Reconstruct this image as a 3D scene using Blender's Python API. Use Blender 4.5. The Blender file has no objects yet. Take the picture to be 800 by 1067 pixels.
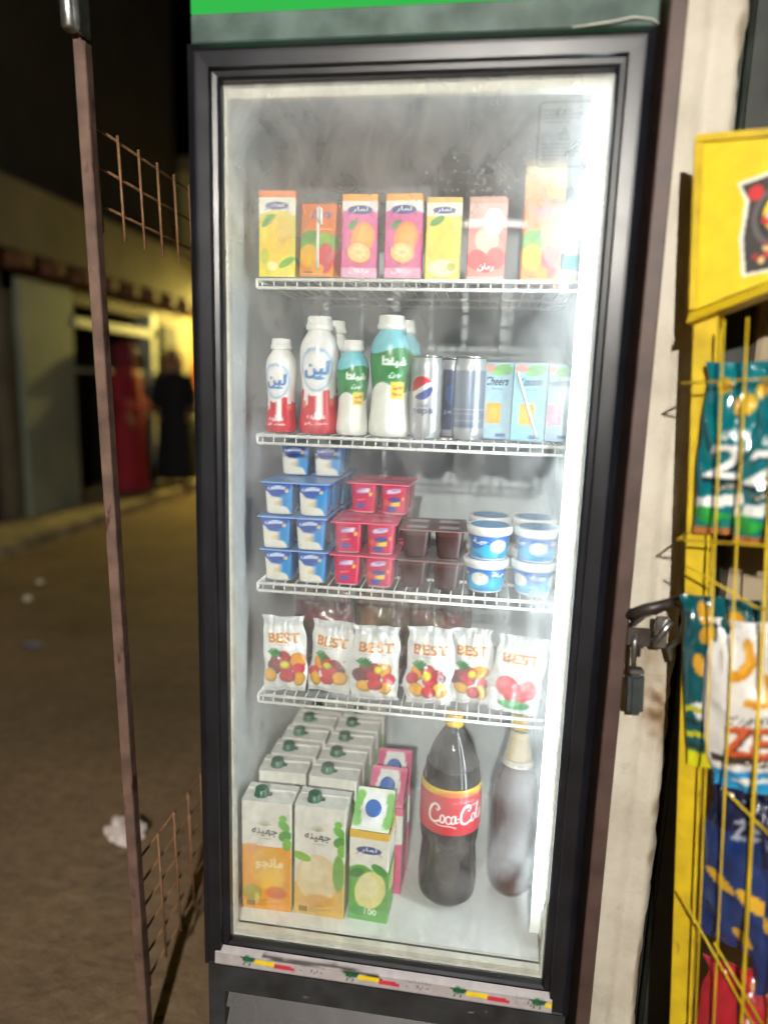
import bpy, bmesh, math, random
import numpy as np
from mathutils import Vector, Matrix

R = math.radians
sc = bpy.context.scene
col = sc.collection
random.seed(7)
rng = np.random.RandomState(7)

# ------------------------------------------------------------------ camera
F_PX, W_PX, H_PX = 720.0, 800.0, 1067.0
CAM = np.array([.1309, -1.0835, 1.3673])
YAW, PITCH, ROLL = -.1395, -.1798, .0298
fw = np.array([math.sin(YAW)*math.cos(PITCH), math.cos(YAW)*math.cos(PITCH), math.sin(PITCH)])
r_ = np.array([math.cos(YAW), -math.sin(YAW), 0]); u_ = np.cross(r_, fw)
r2 = math.cos(ROLL)*r_ + math.sin(ROLL)*u_; u2 = -math.sin(ROLL)*r_ + math.cos(ROLL)*u_
cd = bpy.data.cameras.new('camera'); cam = bpy.data.objects.new('camera', cd); col.objects.link(cam)
cam.matrix_world = Matrix(((r2[0], u2[0], -fw[0], CAM[0]), (r2[1], u2[1], -fw[1], CAM[1]), (r2[2], u2[2], -fw[2], CAM[2]), (0, 0, 0, 1)))
cd.sensor_fit = 'VERTICAL'; cd.sensor_height = 36; cd.sensor_width = 36
cd.lens = F_PX/H_PX*36; cd.clip_start = .02; cd.clip_end = 500
cd.dof.use_dof = True; cd.dof.focus_distance = 1.24; cd.dof.aperture_fstop = 1.05
sc.camera = cam

# ------------------------------------------------------------------ sky, night
wd = bpy.data.worlds.new('World'); sc.world = wd; wd.use_nodes = True
wn = wd.node_tree.nodes; wl = wd.node_tree.links
sky = wn.new('ShaderNodeTexSky'); sky.sky_type = 'NISHITA'; sky.sun_disc = False
sky.sun_elevation = R(-5.0); sky.sun_rotation = R(200)
wl.new(sky.outputs[0], wn['Background'].inputs[0]); wn['Background'].inputs[1].default_value = .05
sd = bpy.data.lights.new('moon', 'SUN'); sd.energy = .01; sd.angle = R(.5); sd.color = (.8, .88, 1)
so = bpy.data.objects.new('moon', sd); so.rotation_euler = (R(48), 0, R(160)); col.objects.link(so)

sc.view_settings.view_transform = 'Standard'; sc.view_settings.look = 'None'
sc.view_settings.exposure = 0; sc.view_settings.gamma = 1; sc.view_settings.use_curve_mapping = False
sc.render.engine = 'CYCLES'
sc.cycles.use_denoising = True
sc.cycles.max_bounces = 10; sc.cycles.transparent_max_bounces = 16
sc.cycles.caustics_reflective = False; sc.cycles.caustics_refractive = False
sc.cycles.sample_clamp_indirect = 40

LAMP_POWER = 10800      # radiance of the shop's bulb
LED_POWER = 37         # radiance of the cooler's LED strip
ALLEY_POWER = 2300     # radiance of the alley lamp

# ------------------------------------------------------------------ helpers
def lin(c):
    c = np.asarray(c, float)/255.0
    return np.where(c <= .04045, c/12.92, ((c+.055)/1.055)**2.4)

def tag(o, label=None, cat=None, group=None, kind=None):
    if label: o['label'] = label
    if cat: o['category'] = cat
    if group: o['group'] = group
    if kind: o['kind'] = kind
    return o

def empty(name, loc=(0, 0, 0), rot=(0, 0, 0), label=None, cat=None, group=None):
    o = bpy.data.objects.new(name, None); o.empty_display_size = .02
    col.objects.link(o); o.location = loc; o.rotation_euler = rot
    return tag(o, label, cat, group)

def link(name, me, mats, parent=None, loc=(0, 0, 0), rot=(0, 0, 0)):
    o = bpy.data.objects.new(name, me); col.objects.link(o)
    if parent: o.parent = parent
    o.location = loc; o.rotation_euler = rot
    if mats is not None and not me.materials:
        for m in (mats if isinstance(mats, (list, tuple)) else [mats]): me.materials.append(m)
    return o

def copy_tree(o, parent=None, loc=None, rot=None, label=None):
    c = o.copy(); col.objects.link(c); c.parent = parent
    if loc is not None: c.location = loc
    if rot is not None: c.rotation_euler = rot
    if label: c['label'] = label
    for ch in list(o.children): copy_tree(ch, c)
    return c

class MB:
    """collects geometry for one mesh"""
    def __init__(s): s.v = []; s.f = []; s.c = []; s.m = []; s.n = 0; s.sm = []
    def add(s, V, Fs, c=(200, 200, 200), m=0, smooth=False):
        V = np.asarray(V, float).reshape(-1, 3); k = len(V)
        c = np.asarray(c, float)
        if c.ndim == 1: c = np.tile(c, (k, 1))
        s.v.append(V); s.c.append(c)
        for f in Fs: s.f.append([i+s.n for i in f])
        s.m += [m]*len(Fs); s.sm += [smooth]*len(Fs); s.n += k
    def box(s, x0, x1, y0, y1, z0, z1, c=(200, 200, 200), m=0):
        V = [(x, y, z) for x in (x0, x1) for y in (y0, y1) for z in (z0, z1)]
        s.add(V, [(0, 1, 3, 2), (4, 6, 7, 5), (0, 4, 5, 1), (2, 3, 7, 6), (0, 2, 6, 4), (1, 5, 7, 3)], c, m)
    def cbox(s, x0, x1, y0, y1, z0, z1, b=.003, c=(200, 200, 200), m=0):
        """box with chamfered edges"""
        bm = bmesh.new(); bmesh.ops.create_cube(bm, size=1)
        for v in bm.verts: v.co = Vector(((x0+x1)/2+v.co.x*(x1-x0), (y0+y1)/2+v.co.y*(y1-y0), (z0+z1)/2+v.co.z*(z1-z0)))
        bmesh.ops.bevel(bm, geom=bm.edges[:], offset=b, segments=1, affect='EDGES')
        bm.verts.index_update()
        s.add([v.co[:] for v in bm.verts], [[v.index for v in f.verts] for f in bm.faces], c, m); bm.free()
    def tube(s, pts, r, n=6, c=(200, 200, 200), m=0, caps=True, smooth=True):
        pts = [Vector(p) for p in pts]; k = len(pts); V = []
        rad = r if isinstance(r, (list, tuple)) else [r]*k
        up = None
        for i, p in enumerate(pts):
            t = (pts[min(i+1, k-1)]-pts[max(i-1, 0)]).normalized()
            if up is None:
                up = Vector((0, 0, 1)) if abs(t.z) < .9 else Vector((1, 0, 0))
            a = t.cross(up).normalized(); b = a.cross(t).normalized(); up = b
            for j in range(n):
                th = 2*math.pi*j/n
                V.append(p+a*math.cos(th)*rad[i]+b*math.sin(th)*rad[i])
        Fs = [(i*n+j, i*n+(j+1) % n, (i+1)*n+(j+1) % n, (i+1)*n+j) for i in range(k-1) for j in range(n)]
        if caps: Fs += [list(range(n))[::-1], list(range((k-1)*n, k*n))]
        s.add([v[:] for v in V], Fs, c, m, smooth)
    def lathe(s, prof, n=24, c=(200, 200, 200), m=0, center=(0, 0, 0), cap=True):
        V = []; k = len(prof)
        for rr, z in prof:
            for j in range(n):
                th = 2*math.pi*j/n
                V.append((center[0]+rr*math.cos(th), center[1]+rr*math.sin(th), center[2]+z))
        Fs = [(i*n+j, i*n+(j+1) % n, (i+1)*n+(j+1) % n, (i+1)*n+j) for i in range(k-1) for j in range(n)]
        s.add(V, Fs, c, m, True)
        if cap:
            b = s.n-len(V)
            s.f += [[b+j for j in range(n)][::-1], [b+(k-1)*n+j for j in range(n)]]; s.m += [m, m]; s.sm += [False, False]
    def poly(s, pts, c=(200, 200, 200), m=0): s.add(pts, [list(range(len(pts)))], c, m)
    def mesh(s, name):
        me = bpy.data.meshes.new(name)
        V = np.concatenate(s.v); C = lin(np.concatenate(s.c))
        me.from_pydata(V.tolist(), [], s.f)
        me.polygons.foreach_set('material_index', s.m); me.polygons.foreach_set('use_smooth', s.sm)
        a = me.color_attributes.new('Col', 'FLOAT_COLOR', 'POINT')
        a.data.foreach_set('color', np.concatenate([C, np.ones((len(C), 1))], 1).astype(np.float32).ravel())
        me.update(); return me
    def build(s, name, mats, parent=None, loc=(0, 0, 0), rot=(0, 0, 0)):
        return link(name, s.mesh(name), mats, parent, loc, rot)

# ---------------------------------------------------- smooth value noise for shapes
_nz = np.random.RandomState(3).rand(64, 64)
def vnoise(x, y):
    x = np.asarray(x, float); y = np.asarray(y, float)
    xi = np.floor(x).astype(int); yi = np.floor(y).astype(int); fx = x-xi; fy = y-yi
    fx = fx*fx*(3-2*fx); fy = fy*fy*(3-2*fy)
    g = lambda a, b: _nz[a % 64, b % 64]
    return (g(xi, yi)*(1-fx)+g(xi+1, yi)*fx)*(1-fy)+(g(xi, yi+1)*(1-fx)+g(xi+1, yi+1)*fx)*fy

# ------------------------------------------------------------------ lettering
AR = {'ا': (0xFE8D, 0xFE8E, 0, 0), 'ب': (0xFE8F, 0xFE90, 0xFE91, 0xFE92), 'ت': (0xFE95, 0xFE96, 0xFE97, 0xFE98),
      'ج': (0xFE9D, 0xFE9E, 0xFE9F, 0xFEA0), 'د': (0xFEA9, 0xFEAA, 0, 0), 'ر': (0xFEAD, 0xFEAE, 0, 0),
      'س': (0xFEB1, 0xFEB2, 0xFEB3, 0xFEB4), 'ش': (0xFEB5, 0xFEB6, 0xFEB7, 0xFEB8), 'ف': (0xFED1, 0xFED2, 0xFED3, 0xFED4),
      'ك': (0xFED9, 0xFEDA, 0xFEDB, 0xFEDC), 'ل': (0xFEDD, 0xFEDE, 0xFEDF, 0xFEE0), 'م': (0xFEE1, 0xFEE2, 0xFEE3, 0xFEE4),
      'ن': (0xFEE5, 0xFEE6, 0xFEE7, 0xFEE8), 'ه': (0xFEE9, 0xFEEA, 0xFEEB, 0xFEEC), 'و': (0xFEED, 0xFEEE, 0, 0),
      'ي': (0xFEF1, 0xFEF2, 0xFEF3, 0xFEF4), 'ة': (0xFE93, 0xFE94, 0, 0), 'ط': (0xFEC1, 0xFEC2, 0xFEC3, 0xFEC4)}
def ar(s):
    out = []
    for i, ch in enumerate(s):
        if ch not in AR: out.append(ch); continue
        prev = i > 0 and s[i-1] in AR and AR[s[i-1]][2]
        nxt = i+1 < len(s) and s[i+1] in AR and AR[ch][2]
        out.append(chr(AR[ch][3] if prev and nxt else AR[ch][1] if prev else AR[ch][2] if nxt else AR[ch][0]))
    return ''.join(out[::-1])
_tc = {}
def text_tris(s):
    if s in _tc: return _tc[s]
    c = bpy.data.curves.new('t', 'FONT'); c.body = s; c.resolution_u = 3
    o = bpy.data.objects.new('t', c); col.objects.link(o)
    dg = bpy.context.evaluated_depsgraph_get(); ev = o.evaluated_get(dg); m = ev.to_mesh(); m.calc_loop_triangles()
    P = np.array([v.co[:2] for v in m.vertices]); T = np.array([t.vertices[:] for t in m.loop_triangles])
    ev.to_mesh_clear(); bpy.data.objects.remove(o); bpy.data.curves.remove(c)
    P = P-P.min(0); P = P/P.max(0)
    _tc[s] = P[T]; return _tc[s]

class Cv:
    """a small print layout, millimetres, y up"""
    def __init__(s, w, h, bg, res=1.4):
        s.w, s.h = w, h; s.nx, s.ny = max(2, int(w*res)), max(2, int(h*res)); s.px = w/s.nx
        s.X, s.Y = np.meshgrid((np.arange(s.nx)+.5)*w/s.nx, (np.arange(s.ny)+.5)*h/s.ny)
        s.A = np.tile(np.asarray(bg, float), (s.ny, s.nx, 1))
    def put(s, k, c, a=1.0):
        k = np.clip(k, 0, 1)[..., None]*a; s.A = s.A*(1-k)+np.asarray(c, float)*k; return s
    def rect(s, x0, y0, x1, y1, c, a=1.0):
        k = np.minimum(np.minimum(s.X-x0, x1-s.X), np.minimum(s.Y-y0, y1-s.Y))/s.px+.5
        return s.put(k, c, a)
    def ell(s, cx, cy, rx, ry, c, a=1.0, rot=0, soft=1.0):
        ca, sa = math.cos(rot), math.sin(rot); dx, dy = s.X-cx, s.Y-cy
        q = np.sqrt(((dx*ca+dy*sa)/rx)**2+((-dx*sa+dy*ca)/ry)**2)
        return s.put((1-q)*min(rx, ry)/s.px/soft+.5, c, a)
    def poly(s, pts, c, a=1.0):
        ins = np.zeros(s.X.shape, bool); n = len(pts)
        for i in range(n):
            (x0, y0), (x1, y1) = pts[i], pts[(i+1) % n]
            if y0 == y1: continue
            t = (s.Y-y0)/(y1-y0); ins ^= ((s.Y >= min(y0, y1)) & (s.Y < max(y0, y1)) & (s.X < x0+t*(x1-x0)))
        return s.put(ins.astype(float), c, a)
    def line(s, pts, w, c, a=1.0):
        d = np.full(s.X.shape, 1e9)
        for (x0, y0), (x1, y1) in zip(pts[:-1], pts[1:]):
            dx, dy = x1-x0, y1-y0; L = dx*dx+dy*dy+1e-9
            t = np.clip(((s.X-x0)*dx+(s.Y-y0)*dy)/L, 0, 1)
            d = np.minimum(d, np.hypot(s.X-x0-t*dx, s.Y-y0-t*dy))
        return s.put((w/2-d)/s.px+.5, c, a)
    def text(s, st, cx, cy, w, h, c, a=1.0, shear=0, bold=0, rot=0):
        ca, sa = math.cos(rot), math.sin(rot); dx, dy = s.X-cx, s.Y-cy
        xs = dx*ca+dy*sa; ys = -dx*sa+dy*ca; xs = xs-shear*ys
        U = xs/w+.5; V = ys/h+.5; K = np.zeros(U.shape)
        offs = [(0, 0)] if not bold else [(i*bold/w, j*bold/h) for i in (-1, 0, 1) for j in (-1, 0, 1)]
        sub = [(-.25*s.px/w, -.25*s.px/h), (.25*s.px/w, .25*s.px/h), (.25*s.px/w, -.25*s.px/h), (-.25*s.px/w, .25*s.px/h)]
        sel = (U > -.1) & (U < 1.1) & (V > -.1) & (V < 1.1)
        u0, v0 = U[sel], V[sel]; acc = np.zeros(u0.shape)
        for sx, sy in sub:
            M = np.zeros(u0.shape, bool)
            for ox, oy in offs:
                u, v = u0+sx+ox, v0+sy+oy
                for p, q, t in text_tris(st):
                    d = (q[1]-t[1])*(p[0]-t[0])+(t[0]-q[0])*(p[1]-t[1])
                    if abs(d) < 1e-12: continue
                    l1 = ((q[1]-t[1])*(u-t[0])+(t[0]-q[0])*(v-t[1]))/d; l2 = ((t[1]-p[1])*(u-t[0])+(p[0]-t[0])*(v-t[1]))/d
                    M |= (l1 >= 0) & (l2 >= 0) & (l1+l2 <= 1)
            acc += M
        K[sel] = acc/4
        return s.put(K, c, a)
    def speck(s, amp=6, sc_=.25):
        n = vnoise(s.X*sc_, s.Y*sc_)-.5; s.A = np.clip(s.A+n[..., None]*amp*2, 0, 255); return s
    def at(s, u, v):
        """bilinear sample, u and v in 0..1"""
        x = np.clip(np.asarray(u)*s.nx-.5, 0, s.nx-1.001); y = np.clip(np.asarray(v)*s.ny-.5, 0, s.ny-1.001)
        i = x.astype(int); j = y.astype(int); fx = (x-i)[..., None]; fy = (y-j)[..., None]
        i1 = np.minimum(i+1, s.nx-1); j1 = np.minimum(j+1, s.ny-1)
        return (s.A[j, i]*(1-fx)+s.A[j, i1]*fx)*(1-fy)+(s.A[j1, i]*(1-fx)+s.A[j1, i1]*fx)*fy

# ------------------------------------------------------------------ materials
def nodes(name):
    m = bpy.data.materials.new(name); m.use_nodes = True
    return m, m.node_tree.nodes, m.node_tree.links, m.node_tree.nodes['Principled BSDF']
def N(nt, t, **kw):
    n = nt.new(t)
    for k, v in kw.items():
        if k in n.inputs.keys(): n.inputs[k].default_value = v
        else: setattr(n, k, v)
    return n
def ramp(nt, stops):
    n = nt.new('ShaderNodeValToRGB'); e = n.color_ramp.elements
    while len(e) < len(stops): e.new(.5)
    for k, (p, c) in enumerate(stops):
        e[k].position = p; e[k].color = (*lin(c), 1) if max(c) > 1 else (*c, 1)
    return n

def m_plain(name, c, rough=.5, metal=0, var=.12, scale=30, bump=.05, c2=None, spec=.5):
    """one colour broken up by fine noise and a little relief"""
    m, nt, ln, b = nodes(name)
    tc = nt.new('ShaderNodeTexCoord'); nz = N(nt, 'ShaderNodeTexNoise', Scale=scale, Detail=6.0)
    ln.new(tc.outputs['Object'], nz.inputs['Vector'])
    c = np.asarray(c, float); lo = c*(1-var) if c2 is None else np.asarray(c2, float); hi = np.minimum(c*(1+var), 255) if c2 is None else c
    rp = ramp(nt, [(.3, tuple(lo)), (.7, tuple(hi))]); ln.new(nz.outputs[0], rp.inputs[0]); ln.new(rp.outputs[0], b.inputs['Base Color'])
    b.inputs['Roughness'].default_value = rough; b.inputs['Metallic'].default_value = metal; b.inputs['Specular IOR Level'].default_value = spec
    rr = N(nt, 'ShaderNodeMapRange'); ln.new(nz.outputs[0], rr.inputs[0]); rr.inputs[3].default_value = rough*.8; rr.inputs[4].default_value = min(1, rough*1.25)
    ln.new(rr.outputs[0], b.inputs['Roughness'])
    if bump:
        bp = N(nt, 'ShaderNodeBump', Strength=bump*4, Distance=.002); ln.new(nz.outputs[0], bp.inputs['Height']); ln.new(bp.outputs[0], b.inputs['Normal'])
    return m
def m_print(name, rough=.45, metal=0, bump=0, scale=60, coat=0):
    """printed packaging: colour from the print, faint mottling"""
    m, nt, ln, b = nodes(name)
    at = nt.new('ShaderNodeAttribute'); at.attribute_name = 'Col'
    tc = nt.new('ShaderNodeTexCoord'); nz = N(nt, 'ShaderNodeTexNoise', Scale=scale, Detail=4.0); ln.new(tc.outputs['Object'], nz.inputs['Vector'])
    mx = nt.new('ShaderNodeMixRGB'); mx.blend_type = 'MULTIPLY'; mx.inputs[0].default_value = 1
    rp = ramp(nt, [(.25, (.86, .86, .86)), (.75, (1, 1, 1))]); ln.new(nz.outputs[0], rp.inputs[0])
    ln.new(at.outputs[0], mx.inputs[1]); ln.new(rp.outputs[0], mx.inputs[2]); ln.new(mx.outputs[0], b.inputs['Base Color'])
    b.inputs['Roughness'].default_value = rough; b.inputs['Metallic'].default_value = metal; b.inputs['Coat Weight'].default_value = coat
    if bump:
        bp = N(nt, 'ShaderNodeBump', Strength=bump, Distance=.003); ln.new(nz.outputs[0], bp.inputs['Height']); ln.new(bp.outputs[0], b.inputs['Normal'])
    return m
def m_emit(name, c, power):
    m, nt, ln, b = nodes(name)
    nt.remove(b); e = N(nt, 'ShaderNodeEmission', Strength=power); e.inputs[0].default_value = (*c, 1)
    ln.new(e.outputs[0], nt['Material Output'].inputs[0]); return m
def m_clear(name, tint=(1, 1, 1), film=.06, rough=.08, filmcol=(.9, .9, .9)):
    """thin clear plastic: mostly lets through, with gloss and a thin haze"""
    m, nt, ln, b = nodes(name); nt.remove(b)
    t = nt.new('ShaderNodeBsdfTransparent'); t.inputs[0].default_value = (*tint, 1)
    d = nt.new('ShaderNodeBsdfDiffuse'); d.inputs[0].default_value = (*filmcol, 1)
    m1 = nt.new('ShaderNodeMixShader'); m1.inputs[0].default_value = film
    g = N(nt, 'ShaderNodeBsdfGlossy', Roughness=rough); fr = N(nt, 'ShaderNodeLayerWeight', Blend=.35)
    m2 = nt.new('ShaderNodeMixShader')
    ln.new(t.outputs[0], m1.inputs[1]); ln.new(d.outputs[0], m1.inputs[2])
    ln.new(fr.outputs['Fresnel'], m2.inputs[0]); ln.new(m1.outputs[0], m2.inputs[1]); ln.new(g.outputs[0], m2.inputs[2])
    ln.new(m2.outputs[0], nt['Material Output'].inputs[0]); return m

M_PAPER = m_print('carton_print', .5)
M_PLASTIC = m_print('plastic_print', .33)
M_FILM = m_print('film_print', .24, bump=.45, scale=55, coat=.6)
M_METALP = m_print('can_print', .3, metal=.55)
M_FLAT = m_print('flat_print', .55)
M_BLACK = m_plain('black_plastic', (22, 23, 29), .34, 0, .25, 18, .02)
M_CAB = m_plain('cabinet_paint', (46, 48, 50), .42, 0, .22, 25, .04)
M_LINER = m_plain('white_liner', (222, 226, 224), .38, 0, .03, 12, .01)
M_LINERG = m_plain('grey_liner', (172, 180, 184), .75, 0, .08, 9, .01)
M_WIRE = m_plain('white_coated_wire', (226, 228, 224), .4, 0, .05, 40, .02)
M_GASKET = m_plain('gasket', (205, 203, 190), .5, 0, .08, 30, .03)
M_LED = m_emit('led_light', (.84, .95, 1), LED_POWER)
M_BULB = m_emit('bulb_light', (1, .945, .86), LAMP_POWER)
M_ALLEY = m_emit('alley_bulb_light', (1, .80, .20), ALLEY_POWER)
M_GREY = m_plain('grey_plastic', (92, 98, 100), .5, 0, .1, 30, .03)
M_STEEL = m_plain('steel', (150, 150, 148), .3, .9, .15, 60, .05)
M_BROWN = m_plain('brown_paint', (88, 68, 62), .5, 0, .22, 22, .12, c2=(66, 50, 46))
M_RUST = m_plain('rusty_steel', (122, 96, 82), .65, .1, .2, 26, .25, c2=(82, 64, 56))
M_WRUST = m_plain('rusty_wire', (150, 112, 78), .6, .15, .2, 60, .2, c2=(112, 80, 56))
M_YELLOW = m_plain('yellow_paint', (218, 188, 30), .45, 0, .10, 26, .12, c2=(184, 154, 30))
M_DARKGREEN = m_plain('dark_green_paint', (34, 40, 34), .5, 0, .3, 20, .08)
M_LOCK = m_plain('lock_plastic', (52, 58, 58), .45, 0, .15, 50, .05)
M_HASP = m_plain('hasp_steel', (66, 60, 56), .45, .4, .25, 50, .15)
M_CLEAR = m_clear('clear_plastic')
M_LID = m_clear('clear_lid', (.75, .7, .7), .15, .15)
M_COLA = m_plain('cola', (16, 12, 11), .12, 0, .2, 10, 0)
M_COLA2 = m_plain('brown_drink', (66, 28, 10), .22, 0, .08, 12, 0)
M_NECK = m_clear('bottle_neck', (.72, .72, .72), .05, .05)

def scuff(m, c, scale=70, lo=.70, hi=.74, stretch=(1, 1, .35)):
    """sparse scratches and dust marks mixed into a paint"""
    nt, ln = m.node_tree.nodes, m.node_tree.links; b = nt['Principled BSDF']; src = b.inputs['Base Color'].links[0].from_socket
    tc = nt.new('ShaderNodeTexCoord'); mp = nt.new('ShaderNodeMapping'); mp.inputs['Scale'].default_value = stretch
    nz = N(nt, 'ShaderNodeTexNoise', Scale=scale, Detail=7.0, Roughness=.65); rp = ramp(nt, [(lo, (0, 0, 0)), (hi, (1, 1, 1))])
    ln.new(tc.outputs['Object'], mp.inputs[0]); ln.new(mp.outputs[0], nz.inputs['Vector']); ln.new(nz.outputs[0], rp.inputs[0])
    mx = nt.new('ShaderNodeMixRGB'); mx.inputs[2].default_value = (*lin(c), 1)
    ln.new(rp.outputs[0], mx.inputs[0]); ln.new(src, mx.inputs[1]); ln.new(mx.outputs[0], b.inputs['Base Color'])
scuff(M_BLACK, (112, 116, 120)); scuff(M_CAB, (120, 116, 110), 50, .66, .72, (.4, 1, 1)); scuff(M_BROWN, (150, 132, 120), 60, .67, .71); scuff(M_RUST, (70, 44, 34), 40, .58, .66); scuff(M_YELLOW, (120, 86, 40), 46, .66, .70); scuff(M_LINER, (170, 172, 166), 14, .62, .75, (1, 1, 1))

# =================================================================== THE SETTING
def m_ground():
    m, nt, ln, b = nodes('dirt_street')
    tc = nt.new('ShaderNodeTexCoord')
    n1 = N(nt, 'ShaderNodeTexNoise', Scale=.9, Detail=8.0, Roughness=.6); n2 = N(nt, 'ShaderNodeTexNoise', Scale=22.0, Detail=6.0)
    for n in (n1, n2): ln.new(tc.outputs['Object'], n.inputs['Vector'])
    r1 = ramp(nt, [(.3, (98, 80, 62)), (.55, (132, 109, 84)), (.75, (152, 128, 100))]); ln.new(n1.outputs[0], r1.inputs[0])
    r2 = ramp(nt, [(.3, (.72, .72, .72)), (.7, (1, 1, 1))]); ln.new(n2.outputs[0], r2.inputs[0])
    mx = nt.new('ShaderNodeMixRGB'); mx.blend_type = 'MULTIPLY'; mx.inputs[0].default_value = 1
    ln.new(r1.outputs[0], mx.inputs[1]); ln.new(r2.outputs[0], mx.inputs[2]); ln.new(mx.outputs[0], b.inputs['Base Color'])
    b.inputs['Roughness'].default_value = .9
    bp = N(nt, 'ShaderNodeBump', Strength=.6, Distance=.02); ln.new(n2.outputs[0], bp.inputs['Height']); ln.new(bp.outputs[0], b.inputs['Normal'])
    return m
nx = 120
gx, gy = np.meshgrid(np.linspace(-1, 1, nx), np.linspace(-1, 1, nx))
gx = np.sign(gx)*np.abs(gx)**3*120-2; gy = np.sign(gy)*np.abs(gy)**3*120+3
near = np.clip((np.hypot(gx, gy-.5)-.9)/1.5, 0, 1)*np.clip((40-np.hypot(gx, gy))/30, 0, 1)*np.clip((gx+3.5)/.5, 0, 1)
gz = -.035*near*vnoise(gx*1.7+40, gy*1.7+40)
g = MB(); g.add(np.stack([gx, gy, gz], -1).reshape(-1, 3), [(j*nx+i, j*nx+i+1, (j+1)*nx+i+1, (j+1)*nx+i) for j in range(nx-1) for i in range(nx-1)], smooth=True)
ground = g.build('street_ground', m_ground()); ground['kind'] = 'structure'

M_PAVE = m_plain('pavement_concrete', (150, 138, 110), .85, 0, .2, 6, .3)
g = MB(); g.cbox(-4.9, -3.4, -4, 15, -.05, .11, .012)
pave = g.build('pavement', M_PAVE); pave['kind'] = 'structure'

# ---- house row across the street, facade along y, seen at a slant
def wallmat(name, a, b_, scale=2.0):
    return m_plain(name, a, .85, 0, .1, scale, .25, c2=b_)
M_HOUSE = wallmat('house_plaster', (112, 104, 84), (86, 78, 62)); M_PILLAR = wallmat('pillar_plaster', (150, 158, 138), (122, 130, 116))
M_SLAB = wallmat('canopy_concrete', (138, 126, 92), (104, 94, 66)); M_DOORB = m_plain('brown_door', (70, 46, 36), .6, 0, .2, 8, .1)
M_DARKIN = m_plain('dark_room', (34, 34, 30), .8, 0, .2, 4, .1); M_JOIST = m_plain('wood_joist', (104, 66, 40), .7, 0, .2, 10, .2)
M_FRAMEW = m_plain('pale_frame', (170, 172, 158), .6, 0, .1, 10, .1)
house = empty('row_house', (-4.0, 5, .11), label='plastered row house across the dirt street with a brown door and dark open doorway', cat='house')
def hpart(name, m, *boxes, parent=None):
    g = MB()
    for b in boxes: g.box(*[v-o for v, o in zip(b, (-4.0, -4.0, 5, 5, .11, .11))])
    return g.build(name, m, parent or house)
hpart('wall', M_HOUSE, (-4.6, -3.92, 1.2, 3.35, .11, 2.3), (-4.6, -3.92, 4.4, 4.55, .11, 2.3), (-4.6, -3.92, 7.05, 8.2, .11, 2.3), (-4.6, -3.92, 3.35, 7.05, 2.08, 2.3))
dr = hpart('door', M_DOORB, (-4.15, -4.05, 3.35, 4.4, .11, 2.08))
hpart('door_panel', M_DOORB, (-4.05, -4.03, 3.45, 3.83, .3, 1.0), (-4.05, -4.03, 3.92, 4.3, .3, 1.0), (-4.05, -4.03, 3.45, 3.83, 1.15, 1.95), (-4.05, -4.03, 3.92, 4.3, 1.15, 1.95), parent=dr)
hpart('pillar', M_PILLAR, (-4.2, -3.86, 4.55, 5.32, .11, 2.2))
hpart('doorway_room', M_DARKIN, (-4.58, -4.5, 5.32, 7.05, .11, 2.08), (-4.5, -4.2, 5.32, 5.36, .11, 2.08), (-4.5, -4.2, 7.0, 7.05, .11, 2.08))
hpart('lintel', M_FRAMEW, (-3.98, -3.84, 5.33, 7.0, 1.86, 1.94))
hpart('cross_bar', M_FRAMEW, (-3.98, -3.9, 5.33, 7.0, 1.42, 1.46))
hpart('door_post', M_FRAMEW, (-4.02, -3.84, 6.9, 7.02, .11, 2.12))
hpart('shutter', M_DARKIN, (-3.95, -3.80, 7.10, 7.5, .9, 2.02))
can = hpart('canopy', M_SLAB, (-4.08, -3.5, 1.2, 8.2, 2.32, 2.84))
for k in range(16): hpart('joist', M_JOIST, (-3.9, -3.46, 1.5+k*.43, 1.6+k*.43, 2.2, 2.315))
hpart('upper_wall', wallmat('shaded_upper_plaster', (64, 58, 46), (50, 44, 34)), (-4.6, -4.1, 1.2, 8.2, 2.3, 6.4))  # plaster colour darkened to paint the unlit shade above the canopy

M_LITWALL = wallmat('ochre_plaster', (196, 182, 110), (168, 152, 88), 1.5)
end = empty('end_house', (-4, 9, .11), label='ochre plastered house closing the alley, lit yellow by a lamp', cat='house')
g = MB(); g.box(-3, 5.5, 0, .4, -.15, 4.2); g.build('wall', M_LITWALL, end)
g = MB(); g.box(-3.1, 5.6, -.14, .5, 4.2, 4.36); g.build('roof_slab', M_SLAB, end)
g = MB(); g.box(-.6, 5.4, -.03, 0, -.15, .35); g.build('plinth', M_PAVE, end)
g = MB(); g.box(1.6, 2.6, -.04, 0, .35, 2.1); dd = g.build('door', M_DOORB, end)
g = MB(); g.box(1.5, 1.6, -.07, 0, .35, 2.2); g.box(2.6, 2.7, -.07, 0, .35, 2.2); g.box(1.6, 2.6, -.07, 0, 2.1, 2.2); g.build('door_frame', M_FRAMEW, dd)

al = empty('wall_lamp', (-3.2, 9, 2.2), label='yellow bulb lamp on a bracket on the ochre end house', cat='lamp')
g = MB(); g.lathe([(.008, -.06), (.045, -.04), (.055, 0), (.045, .04), (.02, .06)], 14); g.build('bulb', M_ALLEY, al, (0, -.85, 0))
g = MB(); g.tube([(0, 0, .1), (0, -.5, .2), (0, -.8, .19), (0, -.85, .14), (0, -.85, .06)], .012); g.build('bracket', M_HASP, al)
g = MB(); g.lathe([(.16, .05), (.05, .13), (.02, .14)], 16, cap=False); g.build('shade', M_HASP, al, (0, -.85, 0))

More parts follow.
